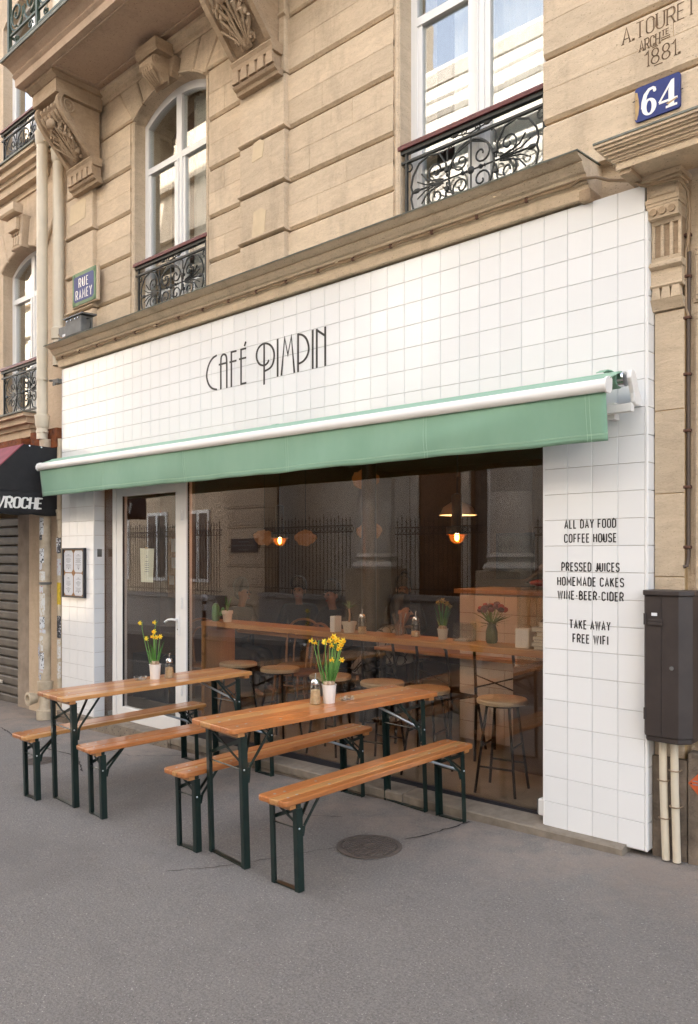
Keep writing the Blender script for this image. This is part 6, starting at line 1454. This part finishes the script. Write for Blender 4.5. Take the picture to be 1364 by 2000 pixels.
for x, y, z, r, l in ((-7.0 + 1.0, 2.6, 1.86, .11, 'leftmost crumpled warm lamp shade deep inside the cafe'), (-5.55, 2.9, 1.86, .11, 'second crumpled warm lamp shade deep inside the cafe'), (-5.05, 3.5, 2.62, .14, 'high crumpled warm lamp shade above the iron column'), (-5.07, 3.6, 1.95, .13, 'low crumpled warm lamp shade behind the iron column')):
    t = thing('paper_lamp', l, 'lamp shade', (x, y, z), 'warm paper lamp shades')
    mb = MB().sphere((x, y, z), r, 16, 10, (1.25, 1.25, .8)); rr = random.Random(int(z * 100 + x * 10))
    mb.v = [(p[0] + rr.uniform(-.018, .018), p[1] + rr.uniform(-.018, .018), p[2] + rr.uniform(-.022, .022)) for p in mb.v]
    mb.build('shade', WARMSH, t); MB().tube([(x, y, z + r * .7), (x, y, 2.955)], .004, 5).build('cord', BLACKF, t)
# display counter and pastry case
DC = thing('display_counter', 'white tiled serving counter with a glass pastry case on the right', 'display counter', (-1.6, 1.8, .02))
MB().box(-2.30, -.32, 1.62, 2.2, .02, 1.30).build('base', GROUT, DC)
for i in range(13):
    for j in range(8):
        MB().chbox(-2.298 + i * .152, -2.298 + i * .152 + .147, 1.610, 1.62, .03 + j * .158, .03 + j * .158 + .152, .002).build('tile', TILE, DC)
MB().box(-2.34, -.32, 1.58, 2.24, 1.302, 1.34).build('counter_top', PLY, DC, bevel=.003)
pc = MB().box(-1.38, -.60, 1.02, 1.03, .80, 1.38).box(-1.38, -1.37, 1.03, 1.55, .80, 1.38).build('pastry_case', CREAMGL, DC)
MB().box(-1.39, -.6, 1.015, 1.56, 1.381, 1.40).build('case_top', CREAMGL, pc); MB().box(-1.369, -.6, 1.04, 1.55, 1.08, 1.09).build('glass_shelf', CREAMGL, pc); MB().box(-1.40, -.6, 1.0, 1.57, .02, .799).build('case_base', WALLIN, pc)
MB().box(-1.36, -.6, 1.545, 1.549, .80, 1.38).build('case_back', WALLTAN, pc)
def lump(name, label, cat, x, y, z, r, mat, sc=(1, 1, .5), n=1, group=None):
    mb = MB().sphere((x, y, z + r * sc[2]), r, 12, 7, sc); rr = random.Random(int(x * 1000)); mb.v = [(p[0] + rr.uniform(-.1, .1) * r, p[1] + rr.uniform(-.1, .1) * r, p[2]) for p in mb.v]
    return tag(mb.build(name, mat, None, smooth=True, center=True), label, cat, group)
CHOC = simple('chocolate_cake', (.05, .02, .012), .5, bump=.6); ORNG = simple('orange_cake', (.75, .28, .03), .5, bump=.5); REDC = simple('red_fruit', (.45, .03, .02), .4, bump=.5)
lump('cake', 'dark chocolate cake on the glass shelf of the pastry case', 'cake', -1.20, 1.25, 1.09, .10, CHOC, (1, 1, .35)); lump('cake', 'bright orange cake at the right of the pastry case', 'cake', -.96, 1.2, 1.09, .09, ORNG, (1.2, 1, .5))
lump('bread_basket', 'dark basket of loaves heaped on top of the pastry case', 'basket', -1.10, 1.3, 1.401, .20, CHOC, (1.2, .9, .6)); lump('fruit_tart', 'red fruit tart beside the basket on the pastry case', 'tart', -1.24, 1.12, 1.401, .07, REDC, (1.2, 1, .4))
MB_ = MB().bar((-1.35, 1.12, 1.43), (-1.0, 1.12, 1.64), .12, .03).build('serving_board', CUSH, None, center=True, bevel=.01); tag(MB_, 'dark board leaning up over the pastry case', 'board')
def book_stack(x, y, z, specs, label, group):
    for i, (w_, d, h, m, dx) in enumerate(specs):
        t = thing('book', label[i], 'book', (x + dx, y, z), group)
        MB().box(x + dx - w_ / 2, x + dx + w_ / 2, y - d / 2, y + d / 2, z, z + .003).box(x + dx - w_ / 2, x + dx + w_ / 2, y - d / 2, y + d / 2, z + h - .003, z + h).box(x + dx + w_ / 2 - .003, x + dx + w_ / 2, y - d / 2, y + d / 2, z + .003, z + h - .003).build('cover', BOOKC[m], t)
        MB().box(x + dx - w_ / 2 + .004, x + dx + w_ / 2 - .0032, y - d / 2 + .004, y + d / 2 - .004, z + .0032, z + h - .0032).build('pages', PAGES, t)
        z += h + .0008
sh = thing('book_shelf', 'two wooden wall shelves of books behind the right tiled pillar', 'shelf', (-.55, .5, 1.7))
for z in (2.005, 1.76): MB().box(-.60, -.31, .32, .68, z, z + .018).build('board', OAK, sh)
o_ = ['topmost', 'second', 'third', 'fourth', 'fifth', 'bottom']
book_stack(-.62, .50, 2.0235, [(.24, .17, .036, 0, 0), (.21, .16, .036, 2, .02), (.20, .16, .030, 1, .03), (.18, .15, .014, 0, .04)], ['white book at the bottom of the upper shelf stack', 'grey book above the white one on the upper shelf', 'cream book near the top of the upper shelf stack', 'thin white book topping the upper shelf stack'], 'books behind the right pillar')
book_stack(-.58, .50, 1.7785, [(.21, .16, .038, 1, 0), (.17, .15, .034, 0, .02), (.16, .14, .016, 1, .03)], ['cream book at the bottom of the lower shelf stack', 'white book in the middle of the lower shelf stack', 'thin cream book topping the lower shelf stack'], 'books behind the right pillar')
book_stack(-.765, .36, 1.0352, [(.15, .12, .022, 2, .0), (.16, .12, .020, 0, -.01), (.15, .12, .020, 2, .0), (.15, .12, .018, 0, -.005), (.13, .12, .030, 1, .01), (.15, .13, .030, 2, -.01), (.11, .11, .030, 0, .015)], ['grey book at the very bottom of the counter stack', 'white book second from the bottom of the counter stack', 'grey book third from the bottom of the counter stack', 'thin white book in the middle of the counter stack', 'cream book with ribbon in the counter stack', 'large grey book near the top of the counter stack', 'small white book topping the counter stack'], 'books stacked on the window counter')
# small things on the counter
def holder(x, y, label, w_=.075, h_=.115):
    t = thing('napkin_holder', label, 'napkin holder', (x, y, 1.0352)); MB().box(x - w_ / 2, x + w_ / 2, y - .04, y + .04, 1.0352, 1.0352 + h_).build('body', POTW, t, bevel=.004); MB().box(x - w_ / 2 + .008, x + w_ / 2 - .008, y - .041, y - .0402, 1.045, 1.035 + h_ - .01).build('napkins', PAPER, t)
holder(-2.57, .30, 'slim white napkin holder left of the spiky plant on the counter', .05, .125); holder(-.925, .345, 'larger white napkin block left of the book stack on the counter', .10, .125)
ca = thing('cactus_ornament', 'small green ceramic cactus at the left end of the counter', 'ornament', (-4.10, .32, 1.0352))
mb = MB().lathe([(.03, 0), (.036, .01), (.037, .08), (.034, .13), (.020, .158), (.0005, .165)], (-4.10, .32, 1.0352), 14); mb.build('stem', CACT, ca, smooth=True)
MB().tube([(-4.08, .34, 1.09), (-4.055, .355, 1.10), (-4.045, .36, 1.14)], [.018, .022, .016], 9).sphere((-4.045, .36, 1.143), .017, 9, 6).build('arm', CACT, ca, smooth=True)
def spiky(name, label, x, y, z, n, hgt, pot, ph, pr, mat, spread, trunk=0, wid=.010):
    t = thing(name, label, 'potted plant', (x, y, z)); random.seed(int(abs(x) * 1000))
    MB().lathe([(pr * .72, 0), (pr * .9, ph * .72), (pr * .92, ph * .73), (pr * 1.02, ph * .74), (pr * 1.04, ph), (pr * .93, ph), (pr * .9, ph - .012)], (x, y, z), 20).build('pot', pot, t, smooth=True)
    MB().lathe([(pr * .9, ph - .014), (.0005, ph - .008)], (x, y, z), 12).build('soil', SOIL, t)
    b0 = (x, y, z + ph - .01 + trunk)
    if trunk: MB().tube([(x, y, z + ph - .01), (x + .006, y, z + ph + trunk * .5), b0], [.009, .007, .008], 7).build('trunk', BENT, t, smooth=True)
    for k in range(n):
        a = 2.4 * k; e = spread * random.uniform(.3, 1)
        leaf_blade(MB(), b0, (b0[0] + e * cos(a), b0[1] + e * sin(a), b0[2] + hgt * random.uniform(.6, 1)), wid, (e * .7 * cos(a), e * .7 * sin(a))).build('leaf', mat, t, smooth=True)
spiky('hyacinth_pot', 'white ribbed pot of upright green shoots beside the cactus', -3.945, .33, 1.0352, 7, .17, POTW, .10, .05, LEAF, .05, 0, .014)
spiky('dracaena_pot', 'pale grey pot with a small spiky palm on the counter', -2.455, .33, 1.0352, 18, .09, POTG, .085, .058, DARKLEAF, .10, .11, .010)
DIMPETAL = simple('dimmed_petal', (.40, .24, .05), .6)  # petal colour darkened to stand for the weak daylight indoors
daffodils('counter_daffodil', 'daffodil pot, petals coloured dim for indoor shade, right of the counter sugar dispenser', (-1.63, .42, 1.0352), [(*V(-.03, .19), -2, 0), (*V(.03, .18), -1, 0), (*V(.05, .16), 0, 0), (*V(.0, .20), -1.5, .1)], 22, 21, POTG, .075, .038, DIMPETAL, DIMPETAL)
sugar('glass sugar dispenser right of the spiky palm on the counter', -2.33, .34, 1.0352, .05); sugar('smaller looking sugar dispenser by the cutlery jar on the counter', -1.875, .42, 1.0352, .04)
cj = thing('cutlery_jar', 'glass jar of cutlery on the counter between the sugar dispensers', 'jar', (-2.04, .44, 1.0352))
MB().lathe([(.035, 0), (.038, .003), (.038, .09)], (-2.04, .44, 1.0352), 14).build('jar', TGLASS, cj)
for k in range(6): MB().tube([(-2.04 + .02 * cos(k), .44 + .02 * sin(k), 1.04), (-2.04 + .055 * cos(k), .44 + .05 * sin(k), 1.20)], .003, 5).build('cutlery', CHROME, cj)
gj = thing('glass_jar', 'large square glass jar on the counter left of the bouquet', 'jar', (-1.45, .43, 1.0352))
MB().box(-1.51, -1.505, .37, .49, 1.0352, 1.16).box(-1.395, -1.39, .37, .49, 1.0352, 1.16).box(-1.505, -1.395, .37, .375, 1.0352, 1.16).box(-1.505, -1.395, .485, .49, 1.0352, 1.16).build('body', TGLASS, gj); MB().box(-1.50, -1.40, .38, .48, 1.037, 1.048).build('glass_base', SWHITE, gj)
bq = thing('bouquet_vase', 'bouquet of pink and dark red flowers in a green glass vase', 'bouquet', (-1.235, .44, 1.0352))
MB().lathe([(.035, 0), (.042, .02), (.040, .08), (.028, .12), (.033, .135)], (-1.235, .44, 1.0352), 16).build('vase', simple('dark_green_vase', (.05, .07, .02), .15), bq, smooth=True)
PINK = simple('dimmed_pink_bloom', (.14, .045, .055), .7, var=.5, bump=.8, bscale=60); random.seed(4)  # bloom colour also lowered for the dim light behind the glass
for k in range(18):
    a = k * 2.4; r_ = .10 * sqrt(k / 18); c = (-1.235 + r_ * cos(a), .44 + r_ * sin(a) * .8, 1.0352 + .215 + .05 * (1 - k / 18) + random.uniform(-.01, .01))
    MB().sphere(c, random.uniform(.016, .027), 9, 6, (1, 1, .8)).build('bloom', PINK if k % 4 else REDC, bq, smooth=True)
    MB().tube([(-1.235, .44, 1.15), c], .002, 4).build('stem', STEM, bq)
for k in range(22):
    a = k * 2.4; leaf_blade(MB(), (-1.235, .44, 1.16), (-1.235 + .13 * cos(a), .44 + .10 * sin(a), 1.0352 + random.uniform(.12, .24)), .02, (.03 * cos(a), .03 * sin(a))).build('leaf', DARKLEAF, bq)
ps = thing('wall_poster', 'small dark picture poster on the back cafe wall', 'poster', (-4.05, 5.53, 1.6)); MB().box(-4.35, -3.75, 5.52, 5.545, 1.3, 1.95).build('frame', BLACKF, ps); MB().box(-4.30, -3.80, 5.515, 5.5195, 1.35, 1.9).build('print', simple('dark_poster_print', (.10, .03, .02), .6, nz=.8, nscale=9, col2=(.04, .06, .05)), ps)

# ================================================================ people inside
def person(label, loc, face, top=CLOTHB, lean=.15, hair=HAIRM, arms=1, scale=1.0, bun=False):
    """seated figure: one skinned body, with clothing and hair as children. 'face' is the heading it looks towards"""
    t = thing('person', label, 'person', loc)
    s = scale; ch = Vector((0, lean, 0))
    J = dict(pel=(0, 0, .50), sp=(0, lean * .35, .68), chst=(0, lean * .8, .88), nk=(0, lean * 1.05, 1.04), nk2=(0, lean * 1.12 + .01, 1.10), hd=(0, lean * 1.15 + .025, 1.17), hd2=(0, lean * 1.15 + .01, 1.26))
    for q, sx_ in (('l', -1), ('r', 1)):
        J.update({'sh' + q: (sx_ * .17, lean * .9, .98), 'el' + q: (sx_ * .24, lean * .9 + .10, .72), 'wr' + q: (sx_ * .12, lean + .30, .79), 'pm' + q: (sx_ * .095, lean + .37, .795), 'hp' + q: (sx_ * .10, .03, .49), 'kn' + q: (sx_ * .13, .42, .50), 'an' + q: (sx_ * .13, .42, .09), 'ft' + q: (sx_ * .14, .56, .03)})
        for f in range(4): J['f%d%s' % (f, q)] = (sx_ * (.075 + .016 * f), lean + .42 + (.012, .022, .020, .008)[f], .790); J['g%d%s' % (f, q)] = (sx_ * (.075 + .016 * f), lean + .445 + (.012, .026, .022, .008)[f], .775)
        J['th' + q] = (sx_ * .055, lean + .375, .80)
    E_ = [('pel', 'sp'), ('sp', 'chst'), ('chst', 'nk'), ('nk', 'nk2'), ('nk2', 'hd'), ('hd', 'hd2')]
    for q in 'lr':
        E_ += [('chst', 'sh' + q), ('sh' + q, 'el' + q), ('el' + q, 'wr' + q), ('wr' + q, 'pm' + q), ('pel', 'hp' + q), ('hp' + q, 'kn' + q), ('kn' + q, 'an' + q), ('an' + q, 'ft' + q), ('wr' + q, 'th' + q)]
        for f in range(4): E_ += [('pm' + q, 'f%d%s' % (f, q)), ('f%d%s' % (f, q), 'g%d%s' % (f, q))]
    rad = dict(pel=.145, sp=.125, chst=.135, nk=.055, nk2=.050, hd=.082, hd2=.085, sh=.062, el=.042, wr=.028, pm=.030, hp=.085, kn=.058, an=.038, ft=.035, th=.010)
    def skin(names, grow, nm, mat, sub):
        nm_ = [n for n in J if n in names]; ix = {n: i for i, n in enumerate(nm_)}
        me = bpy.data.meshes.new(nm); me.from_pydata([tuple(c * s for c in J[n]) for n in nm_], [(ix[a], ix[b]) for a, b in E_ if a in ix and b in ix], [])
        o = bpy.data.objects.new(nm, me); COL.objects.link(o); o.parent = t
        md = o.modifiers.new('skin', 'SKIN'); md.use_smooth_shade = True
        for n, i in ix.items():
            b = n[:-1] if n[-1] in 'lr' and n[:-1] in rad else n
            r_ = rad.get(b, .0085) + grow; me.skin_vertices[0].data[i].radius = (r_ * s, r_ * s * (.78 if b in ('pel', 'sp', 'chst') else 1)); me.skin_vertices[0].data[i].use_root = (n in ('pel',) or (n == 'sp' and 'pel' not in ix))
        sb = o.modifiers.new('sub', 'SUBSURF'); sb.levels = sub; sb.render_levels = sub; me.materials.append(mat); return o
    skin(set(J), -.008, 'body', SKIN, 1)
    skin({'pel', 'sp', 'chst', 'nk', 'shl', 'shr', 'ell', 'elr', 'wrl', 'wrr'}, .022, 'top', top, 1)
    skin({'pel', 'hpl', 'hpr', 'knl', 'knr', 'anl', 'anr'}, .010, 'trousers', CLOTHG, 1)
    hc = Vector(J['hd2']) * s + Vector((0, -.018, .02)) * s
    mb = MB().sphere(hc, .108 * s, 14, 9, (.95, 1.0, 1.05)); rr = random.Random(len(label))
    keep = [p for p in mb.v]; mb.v = [(p[0] + rr.uniform(-.008, .008), min(p[1], hc.y + .06 * s), p[2] + rr.uniform(-.008, .008)) if p[2] > hc.z - .02 else (p[0], min(p[1], hc.y - .0), p[2] - .05 * s) for p in keep]
    hr = mb.build('hair', hair, t, local=True, smooth=True)
    if bun: MB().sphere(hc + Vector((0, -.06, .10)) * s, .05 * s, 9, 6).build('hair_bun', hair, t, local=True, smooth=True)
    fy_ = J['hd'][1] * s + .080 * s; zc = J['hd'][2] * s
    for sx_ in (-1, 1): MB().sphere((sx_ * .031 * s, fy_ + .002, zc + .045 * s), .011 * s, 7, 5).build('eye', BLACKF, t, local=True); MB().sphere((sx_ * .084 * s, J['hd'][1] * s, zc + .03 * s), .024 * s, 7, 5, (.4, .8, 1.2)).build('ear', SKIN, t, local=True, smooth=True)
    MB().prism([(fy_ - .01, zc + .05 * s), (fy_ + .026 * s, zc + .012 * s), (fy_ - .01, zc + .005 * s)], 'x', -.011 * s, .011 * s).build('nose', SKIN, t, local=True, bevel=.004)
    MB().sphere((0, fy_ - .004, zc - .025 * s), .020 * s, 8, 5, (1, .35, .3)).build('mouth', REDC, t, local=True)
    t.rotation_euler = (0, 0, atan2(face[1], face[0]) - pi / 2); return t
person('dark haired woman in black leaning over a cafe table under the left pendant', (-5.33, 2.62, .0), (.55, -.8), CLOTHB, .16)
person('second dark haired woman in black with bowed head, near the iron column', (-4.62, 2.62, -.03), (.1, -1), CLOTHB, .20)
person('person in a checked shirt bending over the long cafe table', (-3.72, 1.80, -.12), (.9, .1), CHECK, .50)
person('small figure with tied up hair seated deep in the cafe', (-4.25, 3.3, .02), (.5, -.85), CLOTHG, .08, scale=1.0, bun=True)
person('person in dark clothes seated in profile at the far left inside the window', (-5.75, 1.9, -.02), (1, .2), CLOTHG, .10)
